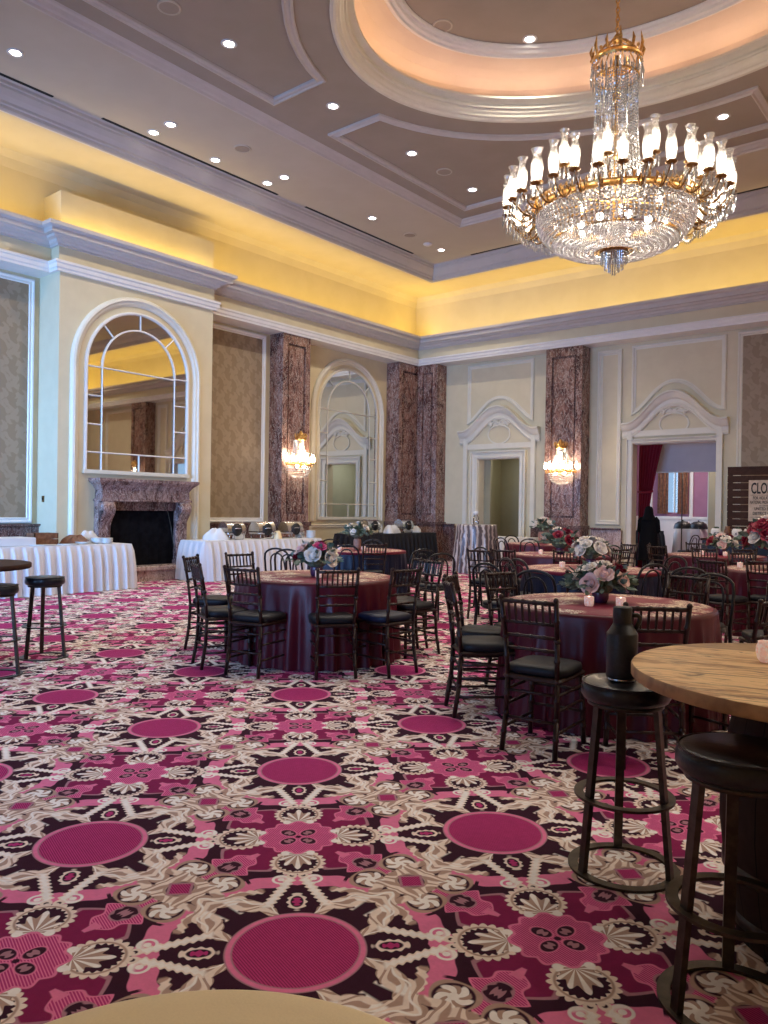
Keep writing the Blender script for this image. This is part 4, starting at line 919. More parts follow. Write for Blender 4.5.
# ------------------------------------------------------------------ buffets
def buffet(name, x0, x1, y0, y1, h, m, lab, labt, amp=.032, per=.17):
    t = thing('banquet_table', labt, 'table', ((x0+x1)/2, (y0+y1)/2, 0)); hx, hy = (x1-x0)/2-.02, (y1-y0)/2-.02
    MB().box(-hx, hx, -hy, hy, h-.045, h-.01).build('tabletop', 'slat', t)
    for sx in (-1, 1):
        for sy in (-1, 1): MB().cyl((sx*(hx-.06), sy*(hy-.1), 0), (sx*(hx-.06), sy*(hy-.1), h-.045), .015, n=8).build('leg', 'steel', t)
    b = MB(); b.box(x0, x1, y0, y1, h-.008, h+.004, .003)
    # pleated skirt all round
    P = []; cor = [(x0, y0), (x1, y0), (x1, y1), (x0, y1)]
    for i in range(4):
        a, c = Vector(cor[i]), Vector(cor[(i+1) % 4]); L = (c-a).length; k = int(L/.016)
        for j in range(k): P.append((a.lerp(c, j/k), (c-a).normalized()))
    n = len(P); rows = [(h-.004, 0.0, .0), (h-.03, .10, .004), (h-.12, .55, .012), (h*.5, .9, .03), (.006, 1.0, .05)]; vs = []
    q = random.Random(int(h*1000)+int(y1*10)); phs = [q.random()*6 for _ in range(3)]
    for z, am, fl_ in rows:
        s = 0
        for p, d in P:
            s += .016; nn = Vector((d.y, -d.x)); wv = sin(2*PI*s/per+1.3*sin(s*2.1+phs[0]))+.45*sin(2*PI*s/per*1.9+phs[1])
            e = p + nn*(fl_+am*amp*(wv+1.3)); vs.append((e.x, e.y, z))
    b.add(vs, [(r*n+i, r*n+(i+1) % n, (r+1)*n+(i+1) % n, (r+1)*n+i) for r in range(4) for i in range(n)], True)
    tag(b.build('table_skirt', m), lab, 'tablecloth')
buffet('b1', -12.55, -11.85, 3.6, 7.68, .765, 'white_cloth', 'pleated white skirt on the buffet left of the fireplace', 'long buffet table hidden under the white skirt left of the fireplace')
buffet('b2', -12.72, -11.97, 9.32, 12.5, .765, 'white_cloth', 'pleated white skirt on the buffet right of the fireplace', 'long buffet table hidden under the white skirt right of the fireplace')
buffet('b3', -13.25, -12.45, 14.3, 17.55, .80, 'black_cloth', 'black skirt on the buffet in the far corner', 'long buffet table hidden under the black skirt in the far corner')
buffet('b4', -10.9, -9.5, 17.35, 17.95, .76, 'white_cloth', 'white cloth on the small table before the left doorway', 'small table hidden under the white cloth before the left doorway')
# ------------------------------------------------------------------ things on the buffets
def chafing():
    t = thing('chafing_dish', '', 'chafing dish')
    MB().box(-.17, .17, -.24, .24, .10, .155, .02).build('water_pan', 'steel', t)
    b = MB(); vs = []; n = 14
    for y in (-.235, .235):
        for k in range(n+1): a = PI*k/n; vs.append((.165*cos(a), y, .16+.20*sin(a)))
    b.add(vs, [(k, k+1, n+2+k, n+1+k) for k in range(n)], True); b.add([vs[k] for k in range(n+1)], [tuple(range(n+1))], False); b.add([vs[n+1+k] for k in range(n+1)], [tuple(range(n, -1, -1))], False)
    b.build('roll_top', 'steel', t)
    b = MB()
    for s in (-1, 1): b.tube([(s*.14, -.18, 0), (s*.15, -.18, .11)], .010, 6); b.tube([(s*.14, .18, 0), (s*.15, .18, .11)], .010, 6); b.tube([(s*.14, -.18, .01), (s*.14, .18, .01)], .007, 6)
    b.build('stand', 'steel', t)
    b = MB(); b.tube([(.165, -.07, .21), (.20, -.06, .23), (.20, .06, .23), (.165, .07, .21)], .010, 6); b.build('handle', 'steel', t)
    MB().lathe([(.16, 0), (.163, .02), (.001, .03)], (0, 0, 0), 20).build('inner_well', 'ink', t).matrix_local = Matrix.Translation((.156, 0, .20)) @ Matrix.Rotation(PI/2, 4, 'Y') @ Matrix.Scale(.78, 4)
    return reg(t)
cf = chafing()
hb = .770
for i, (y, lab) in enumerate([(10.28, 'steel roll-top chafing dish on the right white buffet, left one'), (11.10, 'steel roll-top chafing dish on the right white buffet, middle one'), (11.92, 'steel roll-top chafing dish on the right white buffet, right one')]): place(cf, (-12.34, y, hb), 0, lab, 'chafing dishes')
for i, (x, y) in enumerate([(-12.85, 15.2), (-12.85, 16.6)]): place(cf, (x, y, .805), 0, ['steel chafing dish on the black buffet, left one', 'steel chafing dish on the black buffet, right one'][i], 'chafing dishes')
def crumple(name, c, rx, ry, h, m, lab, cat, seed, rot=0):
    q = random.Random(seed); ph = [q.random()*6 for _ in range(6)]; b = MB(); n = 26; rows = 8; vs = []
    for i in range(rows+1):
        t = i/rows
        for j in range(n):
            a = 2*PI*j/n; k = 1+.16*sin(3*a+ph[0])+.12*sin(5*a+ph[1])+.07*sin(9*a+ph[2]+4*t)
            rr = max(.02, math.sqrt(max(0, 1-t**1.6)))*k if i < rows else .02
            vs.append((rx*rr*cos(a), ry*rr*sin(a), max(0, h*t*(1+.25*sin(4*a+ph[3])*(t < 1)))))
    b.add(vs, [(i*n+j, i*n+(j+1) % n, (i+1)*n+(j+1) % n, (i+1)*n+j) for i in range(rows) for j in range(n)] + [tuple(rows*n+j for j in range(n))], True)
    o = b.build(name, m, None, c); o.rotation_euler = (0, 0, rot); return tag(o, lab, cat)
crumple('folded_cloth', (-12.36, 9.93, hb), .17, .26, .22, 'white_cloth', 'white crumpled cloth at the left end of the chafing dishes', 'cloth', 1)
crumple('folded_cloth', (-12.62, 10.7, hb), .07, .14, .33, 'white_cloth', 'white cloth standing between the left and middle chafing dishes', 'cloth', 2)
crumple('serving_bundle', (-12.22, 11.40, hb), .09, .13, .16, 'champagne', 'tan cloth bundle between the right two chafing dishes', 'cloth', 3)
crumple('folded_cloth', (-12.75, 15.95, .805), .16, .30, .20, 'white_cloth', 'white crumpled cloth in the middle of the black buffet', 'cloth', 5)
crumple('serving_platter_cover', (-12.95, 14.7, .805), .2, .22, .16, 'white_cloth', 'pale draped platter at the left of the black buffet', 'platter', 6)
crumple('serving_platter_cover', (-12.95, 17.15, .805), .2, .25, .17, 'white_cloth', 'pale draped platter at the right of the black buffet', 'platter', 7)
def plates(x, y, z, r, n, lab):
    t = thing('plate_stack', lab, 'plates', (x, y, z)); 
    for k in range(n):
        MB().lathe([(.001, 0), (r*.6, 0), (r, .012), (r, .016), (r*.62, .006), (.001, .006)], (0, 0, k*.0115), 22).build('plate', 'ceramic', t)
plates(-12.25, 7.28, hb, .125, 8, 'taller stack of white plates near the right end of the left buffet')
plates(-12.14, 7.40-.02, hb, .10, 8, 'stack of white plates at the very right end of the left buffet')
plates(-12.2, 6.98, hb, .13, 3, 'low stack of white plates left of the taller stacks')
plates(-12.42, 12.28, hb, .11, 12, 'stack of white plates at the right of the chafing dishes')
plates(-12.16, 12.36, hb, .11, 14, 'tall stack of white plates at the right end of the right buffet')
def tray(x, y, z, lx, ly, lab, tilt=0):
    t = thing('serving_platter', lab, 'platter', (x, y, z), tilt); MB().lathe([(.001, 0), (.8, 0), (1, .014), (1.0, .018), (.8, .006), (.001, .006)], n=28).build('platter', 'ceramic', t).scale = (lx, ly, 1.0)
tray(-12.02, 6.62, hb, .12, .20, 'oval white platter on the left buffet, before the dark crumpled bowl'); tray(-12.02, 6.18, hb, .12, .22, 'oval white platter on the left buffet, left of the others')
b = MB(); b.box(-.25, .25, -.55, .55, 0, .13, .01); o = tag(b.build('linen_box', 'white_cloth', None, (-12.25, 5.52, hb)), 'long white cloth-covered riser at the left end of the left buffet', 'box')
cr_ = thing('wooden_crate', 'small brown wooden crate on the left buffet', 'crate', (-12.32, 6.33, hb)); 
for x0, x1, y0, y1 in ((-.14, .14, -.20, -.185), (-.14, .14, .185, .20), (-.14, -.125, -.20, .20), (.125, .14, -.20, .20)):
    b = MB(); b.box(x0, x1, y0, y1, 0, .09); b.box(x0, x1, y0, y1, .10, .19); b.build('side_board', 'crate', cr_)
b = MB(); b.box(-.12, .12, -.18, .18, 0, .012); b.build('bottom_board', 'crate', cr_)
crumple('bread_basket', (-12.35, 6.95, hb), .12, .24, .14, 'crate', 'low brown covered basket on the left buffet', 'basket', 8)
crumple('folded_cloth', (-12.45, 7.22, hb), .06, .2, .20, 'white_cloth', 'white folded napkin pile behind the plate stacks on the left buffet', 'cloth', 9)
# ------------------------------------------------------------------ flowers
def rose(b, c, r, d=(0, 0, 1), seed=0):
    q = random.Random(seed); u, w = frame_from(Vector(d)); D = Vector(d).normalized(); c = Vector(c)
    for L, (k, rr, hh, op) in enumerate([(5, 1.0, .75, 1.0), (5, .78, .95, .75), (4, .52, 1.05, .45), (3, .28, 1.05, .2)]):
        for i in range(k):
            a0 = 2*PI*(i/k)+L*.7+q.random()*.3; vs = []
            for v in range(5):
                t = v/4
                for s in range(5):
                    x = (s/4-.5)*2; a = a0+x*(PI/k)*1.25*(.5+.5*sin(PI*min(1, t*.8+.1)))
                    rad = r*(rr*(.25+.75*sin(t*PI*.5)) + op*.22*t**3 - .10*abs(x)*t); z = r*(hh*(t-.35)-op*.25*t**4 - .12*x*x*t)
                    vs.append(c + u*rad*cos(a) + w*rad*sin(a) + D*z)
            b.add(vs, [(v*5+s, v*5+s+1, (v+1)*5+s+1, (v+1)*5+s) for v in range(4) for s in range(4)], True)
    b.ball(c+D*(-.05*r), r*.55, 8)
def leaf(b, p, d, L, w, q):
    d = Vector(d).normalized(); u, n = frame_from(d); a = q.random()*6.28; s = u*cos(a)+n*sin(a); m = d.cross(s)
    P = Vector(p); vs = [P, P+d*L*.3+s*w*.8+m*w*.2, P+d*L*.7+s*w*.7, P+d*L, P+d*L*.7-s*w*.7, P+d*L*.3-s*w*.8+m*w*.2, P+d*L*.5-m*w*.25]
    b.add(vs, [(0, 1, 6), (1, 2, 6), (2, 3, 6), (3, 4, 6), (4, 5, 6), (5, 0, 6)], True)
def bouquet(loc, lab, R0, zc, pal, nr=9, vase='vase', vh=.13, vr=.06, seed=0, nl=90, sr=.045, low=.5):
    q = random.Random(seed); t = thing('floral_centrepiece', lab, 'flowers', loc, q.random()*6)
    MB().lathe([(.001, 0), (vr*.8, 0), (vr, vh*.3), (vr*1.05, vh*.8), (vr*.9, vh), (vr*.8, vh), (.001, vh*.9)], n=18).build('vase', vase, t)
    b = MB()
    for k in range(nl):
        th = q.random()*2*PI; ph = q.uniform(-.35, 1.2); d = Vector((cos(th)*cos(ph), sin(th)*cos(ph), sin(ph)*.8)); s = q.uniform(.2, .95)
        p = Vector((0, 0, zc)) + Vector((d.x*R0*s, d.y*R0*s, d.z*R0*s*.7)); leaf(b, p, d+Vector((0, 0, q.uniform(-.5, .3))), q.uniform(.05, .10)*(R0/.22), q.uniform(.018, .032)*(R0/.22), q)
    for k in range(8):
        th = q.random()*2*PI; P = [Vector((0, 0, vh*.8)), Vector((cos(th)*R0*.6, sin(th)*R0*.6, zc)), Vector((cos(th)*R0*1.3, sin(th)*R0*1.3, zc-.02))]; b.tube(P, .003, 4)
        for j in range(7): p = P[1].lerp(P[2], j/6); leaf(b, p, Vector((cos(th+(-1)**j*1.0), sin(th+(-1)**j*1.0), .1)), .05*(R0/.22), .014, q)
    b.ball((0, 0, zc-.02), R0*.45, 10, .7)
    b.build('foliage', 'leaf', t)
    for k in range(nr):
        th = k*2.399+q.random()*.4; ph = 1.35-1.25*(k/nr)**.7*(1+low*.4); d = Vector((cos(th)*cos(ph), sin(th)*cos(ph), sin(ph))); p = Vector((0, 0, zc)) + Vector((d.x*R0*.82, d.y*R0*.82, d.z*R0*.62))
        b = MB(); rose(b, p, sr*q.uniform(.8, 1.15), d+Vector((0, 0, .3)), seed*31+k); b.build('rose', pal[k % len(pal)], t)
    return t
WH_, RD, BL, PKK = 'rose_white', 'rose_red', 'rose_blush', 'rose_pink'
z0 = .770
def on(key, dx=0, dy=0): return (TB[key][0]+dx, TB[key][1]+dy, z0)
bouquet(on('T1'), 'low arrangement of magenta, pink and white roses on the front left table',   .235, .165, [RD, WH_, PKK, RD, BL, WH_, RD, WH_, PKK], 12, seed=1, sr=.065, nl=130, vh=.10)
bouquet(on('T2', -.06, .02), 'lush arrangement of cream, blush and burgundy roses on the front right table', .225, .145, [WH_, BL, WH_, RD, WH_, BL, WH_, WH_, BL], 12, seed=2, sr=.058, nl=170, vh=.10)
bouquet(on('T3'), 'pale green and white arrangement on the navy table by the black buffet', .24, .28, [WH_, WH_], 5, seed=3, sr=.05, vh=.18, vase='terracotta', nl=120)
bouquet(on('T4'), 'white roses with dark greenery on the middle navy table', .24, .20, [WH_, WH_, WH_, WH_], 12, seed=4, sr=.068, vh=.12)
bouquet(on('T6'), 'white and burgundy roses with eucalyptus on the table behind the middle one', .30, .20, [WH_, RD, WH_, RD, BL], 8, seed=5, sr=.07, vh=.15)
bouquet(on('T10'), 'cream flowers in a terracotta vase on the farthest table', .24, .36, [WH_, BL, WH_], 7, seed=6, sr=.07, vase='terracotta', vh=.24, vr=.10)
bouquet(on('T7', .10, 0), 'white and dark red roses on the table before the wide doorway', .24, .18, [WH_, BL, RD, WH_], 10, seed=7, sr=.07)
bouquet(on('T8', -.12, -.05), 'tall burgundy and white arrangement cut by the right frame edge', .40, .36, [RD, WH_, RD, RD, WH_, RD], 30, seed=8, sr=.105, vh=.20, vr=.10, nl=90)
# ------------------------------------------------------------------ votive candles
vt = thing('votive_candle', '', 'candle'); MB().lathe([(.001, 0), (.028, 0), (.033, .02), (.034, .065), (.031, .068), (.030, .02), (.001, .012)], n=16).build('glass_cup', 'mercury', vt); MB().lathe([(.001, .012), (.026, .012), (.026, .040), (.001, .040)], n=12).build('wax', 'ceramic', vt); MB().ball((0, 0, .055), .008, 6, 1.8).build('flame', 'flame', vt); reg(vt)
for k, dx, dy, lab in (('T1', .17, -.14, 'small glowing votive right of the flowers on the front left table'), ('T2', -.02, -.26, 'small glowing votive before the flowers on the front right table, left one'), ('T2', .17, -.16, 'small glowing votive before the flowers on the front right table, right one'), ('T3', -.2, -.2, 'small votive left of the flowers on the navy table by the black buffet'), ('T3', .22, -.1, 'small votive right of the flowers on the navy table by the black buffet'), ('T4', -.30, -.12, 'small votive on the middle navy table'), ('T6', -.2, -.25, 'small votive on the burgundy table behind the middle one'), ('T7', -.12, -.25, 'small votive left of the flowers on the table before the wide doorway'), ('T7', .22, -.25, 'small votive right of the flowers on the table before the wide doorway'), ('T8', -.5, -.2, 'small glowing votive on the table at the right frame edge')):
    place(vt, on(k, dx, dy), 0, lab, 'table votives')
# ------------------------------------------------------------------ high barrel tables, stools
HT = .90
def barrel_table(loc, r, lab, rot, top='pine', edge='edge'):
    t = thing('barrel_table', lab, 'table', (*loc, 0), rot)
    b = MB(); b.lathe([(r-.004, HT-.001), (r-.010, HT), (.001, HT)], n=72); b.lathe([(.001, HT-.045), (r-.008, HT-.045)], n=72); b.build('tabletop', top, t); b = MB(); b.lathe([(r-.008, HT-.045), (r, HT-.038), (r, HT-.007), (r-.004, HT-.001)], n=72); b.build('edge_band', edge, t)
    MB().lathe([(.001, 0), (.26, 0), (.295, .18), (.318, .38), (.318, .50), (.295, .68), (.26, HT-.046), (.001, HT-.046)], n=40).build('barrel', 'barrel', t)
    for z, rr in ((.08, .277), (.25, .305), (.62, .305), (.79, .277)): MB().lathe([(rr-.002, z-.022), (rr+.004, z-.02), (rr+.004, z+.02), (rr-.002, z+.022)], n=40).build('hoop', 'bronze', t)
barrel_table((-.50, 2.96), .62, 'high barrel table with knotty pine top at the right edge', 0.25)
barrel_table((-7.22, 2.93), .61, 'high barrel table with shade-darkened pine top at the left frame edge', .9, 'slat', 'slat')  # same wood as the right table; dark colour stands in for shade
def make_stool():
    t = thing('bar_stool', '', 'stool')
    MB().lathe([(.001, .675), (.150, .675), (.166, .683), (.175, .70), (.175, .728), (.168, .745), (.155, .752), (.001, .756)], n=40).build('seat', 'leather', t)
    b = MB(); b.sweep([(.169*cos(2*PI*k/40), .169*sin(2*PI*k/40), .747) for k in range(40)], [(-.003, -.003), (-.003, .003), (.003, .003), (.003, -.003)], (0, 0, 1)); b.build('piping', 'leather', t)
    for k in range(3):
        a = PI/6+k*2*PI/3; b = MB(); w = .017
        p0 = Vector((.128*cos(a), .128*sin(a), .678)); p1 = Vector((.190*cos(a), .190*sin(a), .008)); tg = Vector((-sin(a), cos(a), 0)); nr = Vector((cos(a), sin(a), 0))
        vs = [p+tg*(s*w)+nr*(e*.010) for p in (p0, p1) for s, e in ((-1, -1), (1, -1), (1, 1), (-1, 1))]
        b.add(vs, [(0, 1, 5, 4), (1, 2, 6, 5), (2, 3, 7, 6), (3, 0, 4, 7), (0, 3, 2, 1), (4, 5, 6, 7)], False); b.build('leg', 'bronze', t)
    def ring(z, ro, ri, nm): b = MB(); b.sweep([(ro*cos(2*PI*k/56), ro*sin(2*PI*k/56), 0) for k in range(56)], [(0, z), (0, z+.010), (ro-ri, z+.010), (ro-ri, z)], (0, 0, 1)); b.build(nm, 'bronze', t)
    ring(.0, .216, .178, 'base_ring'); ring(.29, .196, .160, 'foot_ring'); MB().lathe([(.001, .66), (.15, .66), (.15, .676), (.001, .676)], n=24).build('seat_plate', 'bronze', t)
    return reg(t)
st = make_stool()
def yawto(x, y): return math.atan2(y, x)
s1 = (-1.225, 3.06)
for (x, y), lab, rz in ((s1, 'black leather bar stool with a black flask on its seat', 0), ((-.625, 2.415), 'black leather bar stool nearest the camera at the right edge', 0), ((-7.06, 3.66), 'black bar stool right of the left barrel table, farther one', 0), ((-6.60, 3.00), 'black bar stool at the left frame edge, nearer one', 0)):
    place(st, (x, y, 0), math.atan2(y, x)+PI/2-PI/6+rz-PI/2+.12, lab, 'round leather bar stools')
fk = thing('insulated_flask', 'matte black insulated growler flask standing on the bar stool', 'flask', (s1[0]-.01, s1[1]-.02, .757))
MB().lathe([(.001, .012), (.058, .012), (.061, .02), (.061, .188), (.0608, .1885), (.059, .192), (.0585, .1925), (.040, .222), (.0395, .2225), (.037, .23)], n=36).build('body', 'powder', fk)
MB().lathe([(.001, 0), (.055, 0), (.058, .003), (.058, .015), (.056, .016)], n=36).build('steel_band', 'steel', fk)
MB().lathe([(.034, .226), (.037, .229), (.037, .290), (.034, .296), (.001, .297)], n=30).build('cap', 'powder', fk)
dd = Vector((cos(YAW), sin(YAW), 0)); b = MB(); b.tube([dd*.034+Vector((0, 0, .262)), dd*.060+Vector((0, 0, .262)), dd*.070+Vector((0, 0, .254)), dd*.068+Vector((0, 0, .236)), dd*.052+Vector((0, 0, .205))], .007, 8, flat=1.4); b.build('carry_handle', 'powder', fk)
cn = fl(768, 662, HT); o = thing('mercury_votive', 'speckled pink mercury-glass candle holder on the right barrel table', 'candle', (cn.x, cn.y, HT))
MB().lathe([(.001, 0), (.026, 0), (.036, .012), (.041, .035), (.040, .055), (.034, .070), (.035, .074), (.031, .073), (.036, .05), (.03, .01), (.001, .008)], n=28).build('glass_cup', 'mercury', o); MB().lathe([(.001, .01), (.028, .01), (.028, .04), (.001, .04)], n=16).build('wax', 'ceramic', o)
# ------------------------------------------------------------------ slat board with CLOSED notice
sb = thing('slat_board', 'dark wooden slat display board at the right edge before the far wall', 'display board', (-3.70, 17.55, 0)); hw = 1.17
for k in range(15):
    z = .12+k*.153; MB().box(-hw, hw, 0+.004*(k % 3), .022+.004*(k % 3), z, z+.138).build('slat', 'slat', sb)
for x in (-hw+.05, 0, hw-.05): MB().box(x-.045, x+.045, .03, .07, .0, 2.42).build('upright', 'slat', sb)
MB().box(-hw, hw, -.005, .03, 2.40, 2.44).build('top_board', 'slat', sb)
sg = thing('closed_sign', 'aged paper notice reading CLOSED on the slat board', 'sign', (-4.10, 17.535, 1.29)); MB().box(-.34, .34, 0, .012, 0, .86).build('board', 'paper', sg)
def text(s, x, z, h, w, parent, y=-.004, m='ink', bold=.0):
    cu = bpy.data.curves.new('lettering', 'FONT'); cu.body = s; cu.align_x = 'CENTER'; cu.size = 1; cu.extrude = .002; cu.offset = bold; cu.resolution_u = 3
    o = bpy.data.objects.new('lettering_src', cu); COL.objects.link(o); bpy.context.view_layer.update()
    me = bpy.data.meshes.new_from_object(o.evaluated_get(bpy.context.evaluated_depsgraph_get())); bpy.data.objects.remove(o)
    xs = [v.co.x for v in me.vertices]; ys = [v.co.y for v in me.vertices]; cw = max(xs)-min(xs); ch = max(ys)-min(ys); mx = (max(xs)+min(xs))/2; my = min(ys)
    for v in me.vertices: v.co = ((v.co.x-mx)*w/cw, v.co.z*0.5, (v.co.y-my)*h/ch)
    me.materials.clear(); me.materials.append(M[m]); t = bpy.data.objects.new('lettering', me); COL.objects.link(t); t.parent = parent; t.location = (x, y, z); return t
for s_, z, h, w_ in (('CLOSED', .575, .235, .58), ('FOR VIOLATION OF', .455, .068, .50), ('NATIONAL PROHIBITION ACT', .365, .070, .62), ('BY ORDER OF', .315, .022, .25), ('UNITED STATES', .235, .062, .44), ('DISTRICT COURT', .135, .064, .50)): text(s_, 0, z, h, w_, sg, bold=.02 if s_ == 'CLOSED' else .01)
b = MB(); b.box(-.31, .31, -.003, 0, .545, .551); b.box(-.31, .31, -.003, 0, .085, .091); b.box(-.31, .31, -.003, 0, .045, .049); b.build('rule_lines', 'ink', sg)
# bar counter with marked crocks
ct = thing('bar_counter', 'low dark counter before the slat board', 'counter', (-4.05, 16.5, 0)); MB().box(-.95, .95, -.30, .30, .90, .945, .006).build('worktop', 'slat', ct); MB().box(-.92, .92, -.27, .27, .08, .90).build('body', 'black_wood', ct); MB().box(-.90, .90, -.22, .24, .0, .08).build('plinth', 'black_wood', ct)
for x in (-.46, 0, .46): MB().box(x-.008, x+.008, -.278, -.268, .10, .88).build('panel_strip', 'slat', ct)
ck_ = thing('stoneware_crock', '', 'crock'); MB().lathe([(.001, 0), (.085, 0), (.098, .02), (.10, .15), (.085, .185), (.075, .19), (.08, .20), (.07, .20), (.07, .18), (.001, .17)], n=24).build('jar', 'ceramic', ck_)
for dx in (-.028, .028):
    b = MB(); 
    for s in (-1, 1): b.tube([(dx-s*.018, -.101, .075), (dx+s*.018, -.101, .125)], .005, 5)
    b.build('cross_mark', 'ink', ck_)
q = random.Random(5); b = MB()
for k in range(14): leaf(b, (q.uniform(-.04, .04), q.uniform(-.04, .04), .18), (q.uniform(-1, 1), q.uniform(-1, 1), 1.1), .07, .02, q)
b.build('greenery', 'leaf_dark', ck_); reg(ck_)
place(ck_, (-4.76, 16.42, .946), .35, 'white stoneware crock with XX marks at the left end of the dark counter', 'XX crocks'); place(ck_, (-4.36, 16.42, .946), .35, 'white stoneware crock with XX marks, right one on the dark counter', 'XX crocks')
o = thing('copper_jug', 'small brown copper jug between the two crocks', 'jug', (-4.58, 16.56, .946)); MB().lathe([(.001, 0), (.06, 0), (.075, .05), (.06, .16), (.045, .20), (.05, .24), (.04, .24), (.001, .2)], n=20).build('body', 'crate', o); b = MB(); b.tube([(.055, 0, .19), (.10, 0, .17), (.10, 0, .10), (.07, 0, .06)], .008, 6); b.build('handle', 'crate', o)
# ------------------------------------------------------------------ salon furniture
buffet('b5', -7.12, -6.50, 21.0, 21.6, 1.02, 'white_cloth', 'white cloth on the high table inside the salon', 'high table hidden under the white cloth inside the salon', .03, .3)
for i, x in enumerate((-7.03, -6.62)):
    o = thing('domed_warmer', ['black domed warmer on the salon table, left one', 'black domed warmer on the salon table, right one'][i], 'warmer', (x, 21.3, 1.026)); MB().lathe([(.23, 0), (.23, .05), (.20, .13), (.12, .19), (.001, .205)], n=24).build('dome', 'powder', o); MB().lathe([(.24, 0), (.24, .02), (.001, .02)], n=24).build('base', 'powder', o); MB().ball((0, 0, .215), .02, 8).build('knob', 'powder', o)
o = thing('pole_stand', 'thin dark pole standing inside the salon', 'stand', (-6.86, 20.7, 0)); MB().cyl((0, 0, .02), (0, 0, 2.6), .016, n=8).build('pole', 'bronze', o); MB().lathe([(.001, 0), (.16, 0), (.16, .02), (.02, .035)], n=24).build('base', 'bronze', o)
buffet('b6', -8.6, -7.5, 20.6, 21.2, .95, 'black_cloth', 'black cloth on the table behind the standing person', 'table hidden under the black cloth behind the standing person', .03, .3)
for i, (x, y) in enumerate(((-7.35, 19.9), (-6.55, 20.1), (-5.6, 20.3))): place(CH['W'], (x, y, 0), .3+i, ['black bentwood chair inside the salon, left one', 'black bentwood chair inside the salon, middle one', 'black bentwood chair inside the salon, right one'][i], 'salon chairs')
plates(-7.85, 20.9, .956, .15, 6, 'white plates on the black table inside the salon')
# ------------------------------------------------------------------ person
def person(loc, rz):
    t = thing('person', 'person in long black hooded coat standing in the wide doorway, seen from behind', 'person', loc, rz)
    def skin(nodes, edges, name, m, root=0, sub=2):
        me = bpy.data.meshes.new(name); me.from_pydata([n_[:3] for n_ in nodes], edges, []); o = bpy.data.objects.new(name, me); COL.objects.link(o); o.parent = t
        o.modifiers.new('skin', 'SKIN'); 
        for i, v in enumerate(me.skin_vertices[0].data): rx = nodes[i][3]; v.radius = (rx, nodes[i][4] if len(nodes[i]) > 4 else rx); v.use_root = (i == root)
        s = o.modifiers.new('sub', 'SUBSURF'); s.levels = sub; s.render_levels = sub; me.materials.append(M[m]); return o
    # body: pelvis 0
    N_ = [(0, 0, .92, .15, .11), (0, 0, 1.08, .14, .10), (0, 0, 1.28, .17, .11), (0, -.01, 1.38, .15, .09), (0, 0, 1.45, .055), (0, .01, 1.52, .05)]
    E_ = [(0, 1), (1, 2), (2, 3), (3, 4), (4, 5)]
    def ap(p, *pts):
        k = p
        for q_ in pts: N_.append(q_); E_.append((k, len(N_)-1)); k = len(N_)-1
        return k
    for s in (-1, 1):
        ap(0, (s*.09, 0, .84, .085), (s*.10, .02, .48, .060), (s*.105, -.02, .10, .042), (s*.11, .10, .035, .038), (s*.11, .15, .03, .030))
        k = ap(3, (s*.16, 0, 1.385, .065), (s*.21, -.01, 1.33, .055), (s*.245, .0, 1.08, .045), (s*.19, .17, 1.02, .036), (s*.14, .22, 1.03, .028))
        for j in range(4): ap(k, (s*.13+.016*(j-1.5), .26, 1.035-.004*j, .010), (s*.12+.014*(j-1.5), .29-.004*abs(j-1), 1.02, .008), (s*.11+.012*(j-1.5), .30, .99, .007))
        ap(k, (s*.10, .235, 1.05, .010), (s*.085, .26, 1.05, .008))
    skin(N_, E_, 'body', 'skin')
    b = MB(); b.lathe([(.001, 1.475), (.045, 1.48), (.066, 1.53), (.075, 1.60), (.074, 1.65), (.055, 1.695), (.001, 1.715)], (0, .01, 0), 20); b.ball((0, .088, 1.585), .014, 6, 1.4); b.build('head', 'skin', t)
    f = MB(); f.ball((-.028, .079, 1.615), .009, 6); f.ball((.028, .079, 1.615), .009, 6); f.box(-.022, .022, .072, .080, 1.545, 1.552); f.build('face_features', 'ink', t)
    # coat
    q = random.Random(3); C_ = MB(); n = 40; pr_ = [(.30, .20, .30), (.29, .185, .60), (.26, .165, .90), (.235, .15, 1.10), (.25, .15, 1.28), (.245, .135, 1.38), (.17, .11, 1.45), (.09, .08, 1.50)]
    vs = [(rx*cos(2*PI*j/n)*(1+.03*sin(7*2*PI*j/n)*max(0, 1.1-z)), ry*sin(2*PI*j/n)*(1+.05*sin(9*2*PI*j/n)*max(0, 1.1-z)), z) for rx, ry, z in pr_ for j in range(n)]
    C_.add(vs, [(i*n+j, i*n+(j+1) % n, (i+1)*n+(j+1) % n, (i+1)*n+j) for i in range(len(pr_)-1) for j in range(n)], True)
    for s in (-1, 1): C_.tube([(s*.17, 0, 1.40), (s*.235, -.01, 1.33), (s*.27, 0, 1.08), (s*.215, .16, 1.02)], [.075, .08, .065, .05], 12)
    C_.build('coat', 'coat', t)
    H_ = MB(); H_.lathe([(.20, 1.36), (.165, 1.43), (.138, 1.50), (.128, 1.57), (.118, 1.64), (.085, 1.70), (.001, 1.725)], (0, -.012, 0), 22, a0=PI*.62-PI*.0, a1=PI*2.38); H_.build('hood', 'coat', t)
    B_ = MB()
    for s in (-1, 1): B_.tube([(s*.105, -.05, .05), (s*.108, .05, .045), (s*.112, .15, .035), (s*.112, .20, .03)], [.045, .05, .042, .02], 10); B_.tube([(s*.105, -.02, .05), (s*.102, 0, .34)], [.055, .065], 12)
    B_.build('boots', 'black_wood', t)
    return t
person((-7.0, 18.75, 0), .25).scale = (.82, .9, .93)
